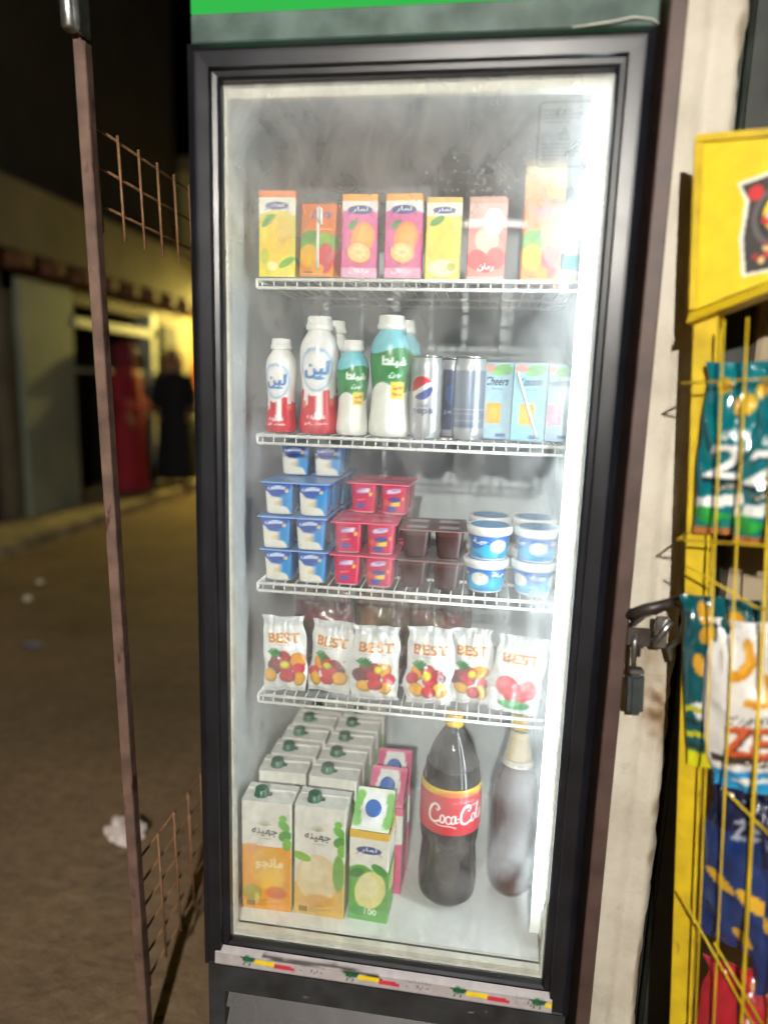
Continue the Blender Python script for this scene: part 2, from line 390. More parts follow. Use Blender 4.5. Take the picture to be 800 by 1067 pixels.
# ---- two people on the far pavement
def limb_mesh(edges, verts, name, mat, parent, levels=1):
    me = bpy.data.meshes.new(name); me.from_pydata([v[:3] for v in verts], edges, [])
    o = link(name, me, mat, parent)
    o.modifiers.new('skin', 'SKIN')
    if not me.skin_vertices: return o
    for i, v in enumerate(verts): me.skin_vertices[0].data[i].radius = (v[3], v[3]*(v[4] if len(v) > 4 else 1))
    me.skin_vertices[0].data[0].use_root = True
    s = o.modifiers.new('sub', 'SUBSURF'); s.levels = levels; s.render_levels = levels
    return o
M_SKIN = m_plain('skin', (150, 106, 80), .55, 0, .05, 20, .02)
def person(loc, rotz, robe, scarf, label, h=1.6, scarfname='headscarf'):
    p = empty('person', loc, (0, 0, rotz), label, 'person', 'people on the far pavement')
    k = h/1.65
    V = [(0, 0, .92, .13, .8), (0, 0, 1.12, .13, .75), (0, .01, 1.30, .15, .7), (0, .01, 1.41, .07), (0, 0, 1.47, .05), (0, -.01, 1.54, .085, 1.1), (0, -.01, 1.60, .075, 1.1),
         (.17, .01, 1.34, .055), (.22, 0, 1.10, .045), (.19, -.12, .92, .034), (.18, -.17, .87, .03, .6), (.175, -.2, .82, .02, .6),
         (-.17, .01, 1.34, .055), (-.22, 0, 1.10, .045), (-.2, -.08, .90, .034), (-.19, -.11, .84, .03, .6), (-.185, -.13, .78, .02, .6),
         (.09, 0, .85, .09), (.1, -.02, .48, .062), (.1, .02, .09, .04), (.1, -.1, .035, .035), (-.09, 0, .85, .09), (-.1, .02, .48, .062), (-.1, .06, .09, .04), (-.1, -.06, .035, .035)]
    E_ = [(0, 1), (1, 2), (2, 3), (3, 4), (4, 5), (5, 6), (2, 7), (7, 8), (8, 9), (9, 10), (10, 11), (2, 12), (12, 13), (13, 14), (14, 15), (15, 16), (0, 17), (17, 18), (18, 19), (19, 20), (0, 21), (21, 22), (22, 23), (23, 24)]
    for hand, sx in ((10, 1), (15, -1)):                      # five fingers each
        bx, by, bz = V[hand][:3]
        for q in range(4):
            V.append((bx+sx*(.012-.008*q), by-.02, bz-.04-.006*(q in (1, 2)), .007)); E_.append((hand, len(V)-1))
            V.append((bx+sx*(.012-.008*q), by-.03, bz-.075-.01*(q in (1, 2)), .006)); E_.append((len(V)-2, len(V)-1))
        V.append((bx-sx*.03, by-.03, bz-.02, .008)); E_.append((hand, len(V)-1))
    V = [(v[0]*k, v[1]*k, v[2]*k, v[3]*k)+tuple(v[4:]) for v in V]
    limb_mesh(E_, V, 'body', M_SKIN, p)
    g = MB(); n = 28; zs = [.06, .2, .5, .8, 1.0, 1.15, 1.28, 1.36, 1.42]; rx = [.27, .26, .23, .215, .20, .21, .225, .17, .075]; ry = [.2, .19, .175, .165, .15, .15, .145, .11, .075]
    Vv = []; Ff = []
    for i, z in enumerate(zs):
        for j in range(n):
            th = 2*math.pi*j/n; w = 1+.05*math.sin(7*th+i*.3)*(z < 1.0)
            Vv.append((rx[i]*math.cos(th)*w*k, ry[i]*math.sin(th)*w*k, z*k))
    Ff = [(i*n+j, i*n+(j+1) % n, (i+1)*n+(j+1) % n, (i+1)*n+j) for i in range(len(zs)-1) for j in range(n)]
    g.add(Vv, Ff, smooth=True)
    for sx in (1, -1):
        e = .12 if sx > 0 else .08
        g.tube([(sx*.15*k, .01*k, 1.36*k), (sx*.225*k, 0, 1.1*k), (sx*.195*k, -e*k, .93*k)], [.075*k, .075*k, .085*k], 10, caps=False)
    g.build('robe', robe, p)
    g = MB(); g.lathe([(.115*k, 0), (.125*k, .09*k), (.122*k, .17*k), (.1*k, .235*k), (.05*k, .27*k), (.002, .28*k)], 20, center=(0, .015*k, 1.40*k), cap=False)
    g.build(scarfname, scarf, p)
    # the face
    g = MB(); g.lathe([(.002, -.012), (.06, 0), (.08, .05), (.075, .1), (.04, .14), (.002, .15)], 16, center=(0, -.055*k, 1.475*k), cap=False); f = g.build('face', M_SKIN, p)
    for sx in (-1, 1):
        g = MB(); g.lathe([(.001, -.008), (.011, 0), (.001, .008)], 8, center=(sx*.03, -.128*k, 1.555*k), cap=False); g.build('eye', M_DARKIN, f)
    g = MB(); g.box(-.022, .022, -.131*k, -.125*k, 1.502*k, 1.508*k); g.build('mouth', M_DARKIN, f)
    g = MB(); g.lathe([(.001, 0), (.013, .006), (.008, .04), (.001, .045)], 8, center=(0, -.135*k, 1.518*k), cap=False); g.build('nose', M_SKIN, f)
    return p
M_RED = m_plain('red_cloth', (150, 28, 44), .8, 0, .15, 14, .15); M_BLK = m_plain('black_cloth', (17, 20, 24), .85, 0, .2, 14, .15)
M_TAN = m_plain('tan_cloth', (150, 126, 92), .85, 0, .12, 14, .15); M_MAROON = m_plain('maroon_cloth', (110, 24, 38), .85, 0, .12, 14, .15)
person((-3.72, 6.05, .11), R(95), M_RED, M_MAROON, 'person in a long red robe standing outside the dark doorway', 1.62)
person((-3.60, 6.95, .11), R(20), M_BLK, M_TAN, 'person in a long black robe and tan headscarf outside the lit house', 1.60)

brl = empty('water_barrel', (-3.82, 8.0, .11), label='dark grey round topped water barrel standing before the lit ochre wall', cat='barrel')
g = MB(); g.lathe([(.26, 0), (.28, .03), (.28, .25), (.29, .27), (.28, .29), (.28, .55), (.29, .57), (.28, .59), (.26, .72), (.18, .84)], 24); g.build('drum', M_GREY if False else m_plain('barrel_plastic', (58, 58, 52), .6, 0, .2, 8, .1), brl)
g = MB(); g.lathe([(.19, .84), (.19, .88), (.15, .93), (.05, .95)], 20); g.build('lid', M_HASP, brl)
g = MB()
xs = np.linspace(-.22, .22, 12); zs = np.linspace(0, -.52, 10)
Vv = [(x, .012*math.sin(x*45+z*3), z) for z in zs for x in xs]; Ff = [(j*12+i, j*12+i+1, (j+1)*12+i+1, (j+1)*12+i) for j in range(9) for i in range(11)]
g.add(Vv, Ff, smooth=True); g.add([(v[0], v[1]+.012, v[2]) for v in Vv], Ff, smooth=True)
oc = g.build('orange_cloth', m_plain('orange_cloth', (226, 112, 22), .8, 0, .15, 14, .15), None, (-4.0, 8.955, 1.62)); tag(oc, 'orange cloth hanging on the lit ochre wall above the barrel', 'cloth')

# ---- litter on the street
def crumple(name, loc, sx, sy, sz, c, label, seed, rough=.5):
    bm = bmesh.new(); bmesh.ops.create_icosphere(bm, subdivisions=3, radius=1)
    rs = np.random.RandomState(seed); ph = rs.rand(6)*9
    for v in bm.verts:
        a = 1+.28*math.sin(5*v.co.x+ph[0])*math.sin(4*v.co.y+ph[1])+.2*math.sin(9*v.co.z+7*v.co.x+ph[2])
        v.co = Vector((v.co.x*sx*a, v.co.y*sy*a, max(v.co.z, -.75)*sz*a))
    zmin = min(v.co.z for v in bm.verts)
    for v in bm.verts: v.co.z -= zmin
    me = bpy.data.meshes.new(name); bm.to_mesh(me); bm.free()
    o = link(name, me, m_plain(name+'_look', c, rough, 0, .1, 30, .2), None, loc)
    return tag(o, label, 'litter', 'litter on the dirt street')
crumple('crumpled_bag', (-.87, .66, -.005), .05, .04, .035, (214, 200, 196), 'crumpled white plastic bag on the dirt behind the rusty gate post', 1)
crumple('paper_scrap', (-2.79, 3.06, -.02), .022, .022, .014, (238, 230, 204), 'pale paper scrap on the dirt, the farther of two', 2)
crumple('paper_scrap', (-2.64, 2.72, -.02), .024, .022, .015, (238, 230, 204), 'pale paper scrap on the dirt, the nearer of two', 3)
crumple('plastic_scrap', (-2.13, 2.05, -.02), .05, .03, .01, (120, 122, 140), 'flat bluish grey plastic scrap on the dirt street', 4)

# =================================================================== SHOP FRONT
# plaster pillar between door frame and snack rack
def m_pillar():
    m, nt, ln, b = nodes('cream_plaster')
    tc = nt.new('ShaderNodeTexCoord')
    n1 = N(nt, 'ShaderNodeTexNoise', Scale=7.0, Detail=9.0, Roughness=.62); n2 = N(nt, 'ShaderNodeTexNoise', Scale=90.0, Detail=5.0); n3 = N(nt, 'ShaderNodeTexNoise', Scale=26.0, Detail=8.0, Roughness=.7)
    for n in (n1, n2, n3): ln.new(tc.outputs['Object'], n.inputs['Vector'])
    r1 = ramp(nt, [(.3, (172, 164, 148)), (.55, (200, 193, 178)), (.75, (210, 204, 190))]); ln.new(n1.outputs[0], r1.inputs[0])
    r3 = ramp(nt, [(.62, (0, 0, 0)), (.72, (1, 1, 1))]); ln.new(n3.outputs[0], r3.inputs[0])
    at = nt.new('ShaderNodeAttribute'); at.attribute_name = 'Col'
    mx = nt.new('ShaderNodeMixRGB'); mx.blend_type = 'MULTIPLY'; mx.inputs[0].default_value = 1
    ln.new(r1.outputs[0], mx.inputs[1]); ln.new(at.outputs[0], mx.inputs[2])
    m2 = nt.new('ShaderNodeMixRGB'); m2.inputs[2].default_value = (*lin((150, 128, 98)), 1)
    mu = nt.new('ShaderNodeMath'); mu.operation = 'MULTIPLY'; mu.inputs[1].default_value = .35
    ln.new(r3.outputs[0], mu.inputs[0]); ln.new(mu.outputs[0], m2.inputs[0]); ln.new(mx.outputs[0], m2.inputs[1]); ln.new(m2.outputs[0], b.inputs['Base Color'])
    b.inputs['Roughness'].default_value = .82
    bp = N(nt, 'ShaderNodeBump', Strength=.5, Distance=.003); ln.new(n2.outputs[0], bp.inputs['Height'])
    bp2 = N(nt, 'ShaderNodeBump', Strength=.5, Distance=.008); ln.new(n3.outputs[0], bp2.inputs['Height']); ln.new(bp.outputs[0], bp2.inputs['Normal']); ln.new(bp2.outputs[0], b.inputs['Normal'])
    return m
M_PLASTER = m_pillar()
ni, nj = 34, 420
xx = np.linspace(.360, .462, ni); zz = np.linspace(0, 2.6, nj)
XX, ZZ = np.meshgrid(xx, zz)
dep = .008*np.exp(-((XX-.415-.004*np.sin(ZZ*2))/.013)**2)*(.75+.5*vnoise(ZZ*3, ZZ*0))+.004*vnoise(XX*30, ZZ*9)
edge = np.clip((XX-.437)/.025, 0, 1); dep += .035*edge**3
chip = np.clip((vnoise(XX*60+9, ZZ*22+3)-.62)*4, 0, 1)*edge; dep += .006*chip
hole = np.exp(-(((XX-.435)/.02)**2+((ZZ-.86)/.05)**2)); dep += .012*hole*vnoise(XX*90, ZZ*90)
XX = XX+edge**2*(.006*(vnoise(ZZ*25, ZZ*0+5)-.5)+.004*(vnoise(ZZ*70, ZZ*0+8)-.5))
dirt = np.clip(.9*chip+1.2*hole*vnoise(XX*60, ZZ*60)+.6*np.exp(-(((XX-.405)/.03)**2+((ZZ-.95)/.04)**2))*vnoise(XX*40+3, ZZ*20), 0, 1)
cc = 255*(1-dirt)[..., None]+np.array([150, 122, 92])*dirt[..., None]
pil = empty('plaster_pillar', (0, 0, 0), label='cream plaster wall pillar with chipped edge between the brown door post and yellow rack', cat='wall')
g = MB(); V = np.stack([XX, .018+dep, ZZ], -1).reshape(-1, 3)
g.add(V, [(j*ni+i, j*ni+i+1, (j+1)*ni+i+1, (j+1)*ni+i) for j in range(nj-1) for i in range(ni-1)], cc.reshape(-1, 3), smooth=True)
V = []; Fs = []
for j in range(nj):
    V += [(XX[j, -1], .018+dep[j, -1], zz[j]), (XX[j, -1]+.002, .30, zz[j])]
g.add(V, [(2*j, 2*j+1, 2*j+3, 2*j+2) for j in range(nj-1)], np.repeat(cc[:, -1, :], 2, 0), smooth=True)
g.build('plaster', M_PLASTER, pil)
g = MB(); g.box(.364, .452, .062, .30, 0, 2.6); g.build('masonry_core', M_PAVE, pil)

rl = MB(); rl.box(.474, .486, .10, .16, .0, 2.6); rl.box(.486, .53, .085, .17, 0, 2.6); rl.tube([(.482, .09, 0), (.482, .09, 2.6)], .006, 8)
rail = rl.build('shutter_guide', M_DARKGREEN); tag(rail, 'dark green steel shutter guide in the gap right of the plaster pillar', 'shutter guide')
g = MB(); g.cbox(.533, 2.4, .06, .3, 0, 2.6, .006, c=(255, 255, 255)); bw = g.build('shop_wall', m_plain('brown_grey_wall', (150, 136, 112), .8, 0, .12, 5, .3)); tag(bw, 'brownish grey plaster wall behind the yellow snack rack', 'wall')

post = empty('door_frame_post', (.351, 0, 0), label='brown painted steel door post between the cooler and the plaster pillar', cat='door post')
g = MB(); g.cbox(-.010, .013, -.035, .08, 0, 2.6, .002); g.build('post', M_BROWN, post)
g = MB(); g.cbox(.0135, .048, -.033, -.027, .988, 1.016, .0015); hs = g.build('hasp_plate', M_HASP, post)
g = MB(); g.tube([(.012, -.03, 1.035), (.03, -.05, 1.052), (.058, -.052, 1.062), (.08, -.03, 1.064)], [.0075, .008, .008, .007], 8); g.build('bolt_bar', M_HASP, post)
lock = empty('padlock', (.384, -.043, .868), (0, R(-3), 0), 'dark grey padlock with bright steel shackle hanging on the brown door post', 'padlock')
bm = bmesh.new(); bmesh.ops.create_cube(bm, size=1)
for v in bm.verts: v.co = Vector((v.co.x*.024, v.co.y*.02, v.co.z*.068+.047))
bmesh.ops.bevel(bm, geom=bm.edges[:], offset=.006, segments=2, affect='EDGES'); me = bpy.data.meshes.new('lock_body'); bm.to_mesh(me); bm.free()
link('lock_body', me, M_LOCK, lock)
g = MB(); g.cbox(-.011, .011, -.009, .009, .081, .088, .002); g.build('lock_cap', M_STEEL, lock)
g = MB(); g.tube([(-.004, 0, .088), (-.004, 0, .128), (-.002, .004, .136), (.003, .012, .138), (.006, .018, .132), (.006, .02, .10)], .0042, 10); g.build('shackle', M_STEEL, lock)
g = MB(); pts = [(.372, -.028, 1.02), (.392, -.035, 1.045), (.415, -.045, 1.062), (.436, -.04, 1.058), (.446, -.03, 1.03), (.440, -.03, 1.0), (.43, -.02, .985), (.437, -.02, .965)]
g.tube(pts, .0045, 8); cb = g.build('steel_cable', M_STEEL); tag(cb, 'grey steel cable looped from the door hasp to the snack rack', 'cable')
g = MB(); g.cbox(.405, .424, -.028, -.020, .985, 1.035, .002); g.tube([(.405, -.024, .99), (.427, -.03, 1.03)], .006, 6); lt = g.build('latch_plate', M_STEEL); lt.rotation_euler = (0, 0, 0); tag(lt, 'worn steel latch plate on the plaster beside the padlock', 'latch')

# ---- rusty mesh gate on the left, standing open at a right angle to the shop front
gate = empty('mesh_gate', (-.478, .03, 0), (0, R(-1.4), 0), label='open rusty steel gate leaf with welded wire mesh left of the cooler', cat='gate')
g = MB(); g.cbox(-.011, .009, -.010, .012, .02, 2.35, .002); g.build('post', M_RUST, gate)
g = MB(); g.cbox(-.014, .012, .55, .58, .02, 2.35, .002); g.build('post', M_RUST, gate)
g = MB(); g.cbox(-.010, .008, .0145, .5495, 2.31, 2.335, .002); g.build('rail', M_RUST, gate)
g = MB(); g.lathe([(.009, 0), (.0125, .004), (.0125, .1), (.009, .104)], 14, center=(-.002, -.028, 1.888)); hg = g.build('hinge', M_STEEL, gate)
g = MB(); g.cbox(.008, .016, -.034, .0, 1.885, 1.99, .002); g.build('hinge_leaf', M_STEEL, hg)
def wire(p, q, r, m, parent):
    g = MB(); g.tube([p, q], r, 6); return g.build('wire', m, parent)
for zs, y1 in (((1.772, 1.712, 1.652), .54), ((.44, .385, .33, .275, .22, .165), .54)):
    for z in zs: wire((-.004, .0145, z), (-.004, y1, z-.004), .0026, M_WRUST, gate)
    for k in range(7):
        y = .021+k*.0735
        hi = max(zs)+.008; lo = (min(zs)-.045 if max(zs) > 1 else min(zs)-.015)
        wire((-.0005, y, hi), (.0005, y+.004, lo), .0026, M_WRUST, gate)

# =================================================================== THE BEVERAGE COOLER
cooler = empty('beverage_cooler', (0, .25, 0), label='black glass door beverage cooler with lit shelves standing in the shop entrance', cat='cooler')
OFF = Vector((0, -.25, 0))
def cpart(name, g, m, parent=None):
    o = g.build(name, m, parent or cooler)
    if parent is None: o.location = OFF
    return o
DB, DT, DW = .30, 1.852, .33          # door bottom, top, half width
LX0, LX1, LY0, LY1, LZ0, LZ1 = -.298, .300, .035, .535, .357, 1.826
g = MB()                              # outer cabinet: sides, back, top, bottom
g.box(-.327, -.305, .022, .60, .06, 2.12); g.box(.307, .327, .022, .60, .06, 2.12); g.box(-.305, .307, .56, .60, .06, 2.12)
g.box(-.305, .307, .022, .56, 2.09, 2.12); g.box(-.305, .307, .30, .56, .06, .10)
for sx in (-.29, .27):
    for sy in (.06, .54): g.box(sx, sx+.04, sy, sy+.04, -.01, .06)
cab = cpart('cabinet', g, M_CAB)
g = MB(); g.add([(LX0, LY0, LZ0), (LX0, LY1, LZ0), (LX0, LY1, LZ1), (LX0, LY0, LZ1)], [(0, 1, 2, 3)])
g.add([(LX1, LY0, LZ0), (LX1, LY1, LZ0), (LX1, LY1, LZ1), (LX1, LY0, LZ1)], [(3, 2, 1, 0)])
g.add([(LX0, LY0, LZ0), (LX1, LY0, LZ0), (LX1, LY1, LZ0), (LX0, LY1, LZ0)], [(0, 1, 2, 3)])
g.box(LX0-.004, LX0-.0005, LY0, LY1, LZ0, LZ1); g.box(LX1+.0005, LX1+.004, LY0, LY1, LZ0, LZ1); g.box(LX0, LX1, LY0, LY1, LZ0-.006, LZ0-.001)
cpart('liner', g, [M_LINER, M_GREY])
g = MB(); g.box(LX0, LX1, LY1-.004, LY1, LZ0, LZ1); bk = cpart('back_panel', g, M_LINERG)
g = MB(); g.box(LX0, LX1, LY0, LY1-.005, LZ1, LZ1+.006); cpart('ceiling_panel', g, M_LINERG)
fan = MB(); fan.cbox(-.262, .02, .30, .52, 1.700, 1.824, .012); fo = cpart('evaporator_cover', fan, m_plain('dark_grey_cover', (84, 90, 92), .5, 0, .1, 9, .02))
g = MB()
for rr in (.022, .036, .05): g.tube([(-.16+rr*math.cos(a*.3927), .2985, 1.765+rr*math.sin(a*.3927)) for a in range(17)], .0022, 5)
for k in range(4): g.tube([(-.16+.05*math.cos(k*.785), .2985, 1.765+.05*math.sin(k*.785)), (-.16-.05*math.cos(k*.785), .2985, 1.765-.05*math.sin(k*.785))], .0018, 5)
g.build('fan_grille', M_GREY, fo)

def sweep(prof, x0, x1, z0, z1, mbm=0):
    """profile of (inset, y) swept round a rectangle with mitred corners"""
    g = MB(); k = len(prof)
    V = []
    for cx, cz, sx, sz in ((x0, z0, 1, 1), (x1, z0, -1, 1), (x1, z1, -1, -1), (x0, z1, 1, -1)):
        V += [(cx+sx*i, y, cz+sz*i) for i, y in prof]
    Fs = [(a*k+i, ((a+1) % 4)*k+i, ((a+1) % 4)*k+i+1, a*k+i+1) for a in range(4) for i in range(k-1)]
    g.add(V, Fs); return g
g = sweep([(.002, .018), (0, .012), (0, -.020), (.002, -.023), (.011, -.030), (.013, -.0275), (.017, -.0275), (.034, -.0265), (.036, -.017), (.043, -.0155), (.047, -.011), (.047, .012), (.03, .018), (.002, .018)], -DW, DW, DB, DT)
door = cpart('door_frame', g, M_BLACK)
g = sweep([(.0465, .004), (.050, .005), (.051, .010), (.051, .020), (.04, .030)], -DW, DW, DB, DT); g.box(-.279, .279, .006, .02, 1.7865, 1.8005); g.box(-.279, .279, .006, .02, .3515, .360); g.build('gasket', M_GASKET, door)

def m_glass():
    """fogged door glass: clear pane, mirror gloss, and an uneven film of condensation, made denser to stand in for lens haze"""
    m, nt, ln, b = nodes('fogged_glass'); nt.remove(b)
    tc = nt.new('ShaderNodeTexCoord')
    t = nt.new('ShaderNodeBsdfTransparent'); t.inputs[0].default_value = (.96, .98, .97, 1)
    tl = nt.new('ShaderNodeBsdfTranslucent'); tl.inputs[0].default_value = (.94, .96, .96, 1)
    df = nt.new('ShaderNodeBsdfDiffuse'); df.inputs[0].default_value = (.9, .92, .92, 1)
    ad = nt.new('ShaderNodeMixShader'); ad.inputs[0].default_value = .4
    ln.new(tl.outputs[0], ad.inputs[1]); ln.new(df.outputs[0], ad.inputs[2])
    n1 = N(nt, 'ShaderNodeTexNoise', Scale=3.2, Detail=3.0, Roughness=.45); n2 = N(nt, 'ShaderNodeTexNoise', Scale=14.0, Detail=4.0, Distortion=.6)
    mp = nt.new('ShaderNodeMapping'); mp.inputs['Scale'].default_value = (1.4, 1, .8)
    n3 = N(nt, 'ShaderNodeTexNoise', Scale=4.0, Detail=2.0, Roughness=.4); ln.new(tc.outputs['Object'], n3.inputs['Vector'])
    ln.new(tc.outputs['Object'], mp.inputs[0]); ln.new(mp.outputs[0], n1.inputs['Vector']); ln.new(mp.outputs[0], n2.inputs['Vector'])
    r1 = ramp(nt, [(.35, (.24, .24, .24)), (.72, (.34, .34, .34))]); ln.new(n1.outputs[0], r1.inputs[0])
    r2 = ramp(nt, [(.3, (.93, .93, .93)), (.75, (1.07, 1.07, 1.07))]); ln.new(n2.outputs[0], r2.inputs[0])
    mu = nt.new('ShaderNodeMath'); mu.operation = 'MULTIPLY'; ln.new(r1.outputs[0], mu.inputs[0]); ln.new(r2.outputs[0], mu.inputs[1])
    sp = nt.new('ShaderNodeSeparateXYZ'); ln.new(tc.outputs['Object'], sp.inputs[0])
    def band(out, a, b, amt):                     # extra fog imitates strip glow at right and lightens the top
        r = N(nt, 'ShaderNodeMapRange'); r.interpolation_type = 'SMOOTHSTEP'; ln.new(out, r.inputs[0])
        for i_, v_ in enumerate((a, b, 0, amt)): r.inputs[i_+1].default_value = v_
        return r.outputs[0]
    def op(kind, p, q):
        n = nt.new('ShaderNodeMath'); n.operation = kind; n.use_clamp = kind == 'ADD'; ln.new(p, n.inputs[0]); ln.new(q, n.inputs[1]); return n.outputs[0]
    side = op('MULTIPLY', band(sp.outputs['X'], .0, .30, .03), band(sp.outputs['Z'], .45, 1.5, 1.0))
    extra = op('ADD', op('MULTIPLY', side, n3.outputs[0]), op('MULTIPLY', band(sp.outputs['Z'], 1.40, 1.72, .34), n3.outputs[0]))
    fac = op('ADD', mu.outputs[0], extra)
    m1 = nt.new('ShaderNodeMixShader'); ln.new(fac, m1.inputs[0]); ln.new(t.outputs[0], m1.inputs[1]); ln.new(ad.outputs[0], m1.inputs[2])
    gl = N(nt, 'ShaderNodeBsdfGlossy', Roughness=.012); fr = N(nt, 'ShaderNodeFresnel', IOR=1.45)
    m2 = nt.new('ShaderNodeMixShader'); ln.new(fr.outputs[0], m2.inputs[0]); ln.new(m1.outputs[0], m2.inputs[1]); ln.new(gl.outputs[0], m2.inputs[2])
    ln.new(m2.outputs[0], nt['Material Output'].inputs[0]); return m
g = MB(); g.add([(-.284, 0, .346), (.284, 0, .346), (.284, 0, 1.806), (-.284, 0, 1.806)], [(0, 1, 2, 3)])
glass = g.build('glass_pane', m_glass(), door)
# condensation droplets
g = MB()
def drop(x, z, r):
    n = 6; V = [(x, -.0006-r*.55, z)]; ring = [(x+r*math.cos(a*math.pi/3), -.0006, z+1.15*r*math.sin(a*math.pi/3)) for a in range(n)]
    mid = [(x+.72*r*math.cos(a*math.pi/3), -.0006-r*.42, z+.8*r*math.sin(a*math.pi/3)) for a in range(n)]
    g.add(V+mid+ring, [(0, 1+a, 1+(a+1) % n) for a in range(n)]+[(1+a, 1+n+a, 1+n+(a+1) % n, 1+(a+1) % n) for a in range(n)], smooth=True)
for k in range(330):
    x = .125+rng.randn()*.034; z = 1.672+rng.randn()*.014+(-.02 if rng.rand() < .25 else 0)
    if rng.rand() < .25: x = .10+rng.randn()*.006; z = 1.69-rng.rand()*.09
    if rng.rand() < .15: x = .165+rng.randn()*.02; z = 1.70+rng.randn()*.015
    drop(x, z, .0007+.0015*rng.rand()**2)
for k in range(120): drop(-.25+.52*rng.rand(), .5+1.25*rng.rand(), .0004+.0005*rng.rand())
M_DROP = m_clear('water_drop', (.8, .82, .84), .3, .03)
dp = g.build('water_droplets', M_DROP, glass); dp['kind'] = 'stuff'
# warning sticker on the glass
g = MB()
def sline(x0, z0, x1, z1, w=.0011):
    dx, dz = x1-x0, z1-z0; L = math.hypot(dx, dz); nx_, nz_ = -dz/L*w/2, dx/L*w/2
    g.add([(x0+nx_, -.0012, z0+nz_), (x1+nx_, -.0012, z1+nz_), (x1-nx_, -.0012, z1-nz_), (x0-nx_, -.0012, z0-nz_)], [(0, 1, 2, 3)])
sx0, sx1, sz0, sz1 = .184, .258, 1.683, 1.768
rc = .004
pts = [(sx0+rc, sz0), (sx1-rc, sz0), (sx1, sz0+rc), (sx1, sz1-rc), (sx1-rc, sz1), (sx0+rc, sz1), (sx0, sz1-rc), (sx0, sz0+rc), (sx0+rc, sz0)]
for a, b in zip(pts[:-1], pts[1:]): sline(*a, *b)
for k, (z, l) in enumerate([(1.757, .6), (1.752, .8), (1.747, .75), (1.742, .5), (1.713, .85), (1.708, .8), (1.703, .85), (1.698, .7), (1.693, .4)]):
    x = .19
    while x < .19+.062*l:
        d = .003+.006*rng.rand(); sline(x, z, min(x+d, .253), z, .0010); x += d+.0015
sline(.2135, 1.719, .2275, 1.719, .0011); sline(.2135, 1.719, .2205, 1.735, .0011); sline(.2275, 1.719, .2205, 1.735, .0011); sline(.2205, 1.7235, .2205, 1.7295, .0012); sline(.2205, 1.7212, .2205, 1.7224, .0012)
g.build('warning_sticker', m_plain('sticker_ink', (88, 90, 88), .6, 0, .1, 50, 0), door)
# bottom strip of printed stickers
cv = Cv(600, 36, (176, 170, 172), 1.2)
for x in (60, 250, 440, 575):
    cv.ell(x, 20, 9, 7, (24, 96, 52)).ell(x+9, 21, 7, 5, (20, 82, 60)).line([(x-12, 24), (x-2, 18)], 3, (30, 70, 40)).line([(x-4, 12), (x-6, 6)], 2, (20, 60, 40)).line([(x+6, 12), (x+5, 6)], 2, (20, 60, 40))
    cv.poly([(x+14, 12), (x+50, 10), (x+52, 20), (x+30, 23), (x+14, 22)], (240, 208, 20)).poly([(x+52, 9), (x+88, 7), (x+88, 16), (x+52, 18)], (206, 44, 66))
    cv.text('SNACK & DRINK', x+122, 24, 46, 5, (120, 120, 124)).text(ar('ماركت'), x+120, 13, 40, 9, (60, 60, 64))
cv.line([(90, 30), (130, 27), (220, 30), (300, 24)], 5, (52, 42, 38)).line([(296, 24), (306, 20)], 3, (52, 42, 38)).rect(0, 0, 600, 1.5, (120, 116, 114)).speck(7, .1)
nu, nv = 300, 12
U, Vv = np.meshgrid(np.linspace(0, 1, nu), np.linspace(0, 1, nv))
g = MB(); g.add(np.stack([-.306+.606*U, np.interp(Vv, [0, .2, .75, 1], [-.0312, -.0305, -.0286, -.0185]), .3125+.0300*Vv], -1).reshape(-1, 3), [(j*nu+i, j*nu+i+1, (j+1)*nu+i+1, (j+1)*nu+i) for j in range(nv-1) for i in range(nu-1)], cv.at(U, Vv).reshape(-1, 3))
g.build('sticker_strip', M_FLAT, door)

# header with lit green sign
g = MB(); g.cbox(-.330, .334, -.008, .0215, 1.857, 1.898, .003); hd = cpart('header', g, m_plain('header_plastic', (84, 100, 94), .22, 0, .2, 14, .01))
g = MB(); g.box(-.329, .333, -.006, .0215, 1.8985, 2.12); M_SIGN = m_emit('green_sign_light', (.05, .66, .10), .75); sg = g.build('sign_panel', M_SIGN, hd)
g = MB(); g.box(-.22, .22, -.0075, -.0062, 1.96, 2.06); g.build('sign_stripe', m_emit('white_sign_light', (.7, .9, .7), .8), sg)
g = MB(); g.tube([(.22, -.011, 1.8575), (.27, -.015, 1.861), (.30, -.014, 1.866), (.325, -.012, 1.863), (.333, -.01, 1.858)], .0011, 6); g.build('cord', M_GASKET, hd)
# lower kick panel with louvres
g = MB()
g.box(-.327, .327, -.012, .0205, .236, .293); g.box(-.327, -.296, -.012, .0205, .04, .236); g.box(.296, .327, -.012, .0205, .04, .236); g.box(-.296, .296, -.012, .0205, .04, .066)
kp = cpart('kick_panel', g, M_CAB)
g = MB(); g.box(-.296, .296, .03, .04, .066, .236); g.build('grille_back', M_BLACK, kp)
for k in range(4):
    g = MB(); z = .196-.042*k; g.add([(-.295, -.006, z), (.295, -.006, z), (.295, .018, z+.03), (-.295, .018, z+.03), (-.295, -.002, z-.003), (.295, -.002, z-.003), (.295, .021, z+.027), (-.295, .021, z+.027)], [(0, 1, 2, 3), (7, 6, 5, 4), (0, 4, 5, 1), (2, 6, 7, 3), (0, 3, 7, 4), (1, 5, 6, 2)])
    g.build('slat', m_plain('grey_louvre', (62, 59, 59), .5, 0, .1, 30, .05) if k == 0 else bpy.data.materials['grey_louvre'], kp)
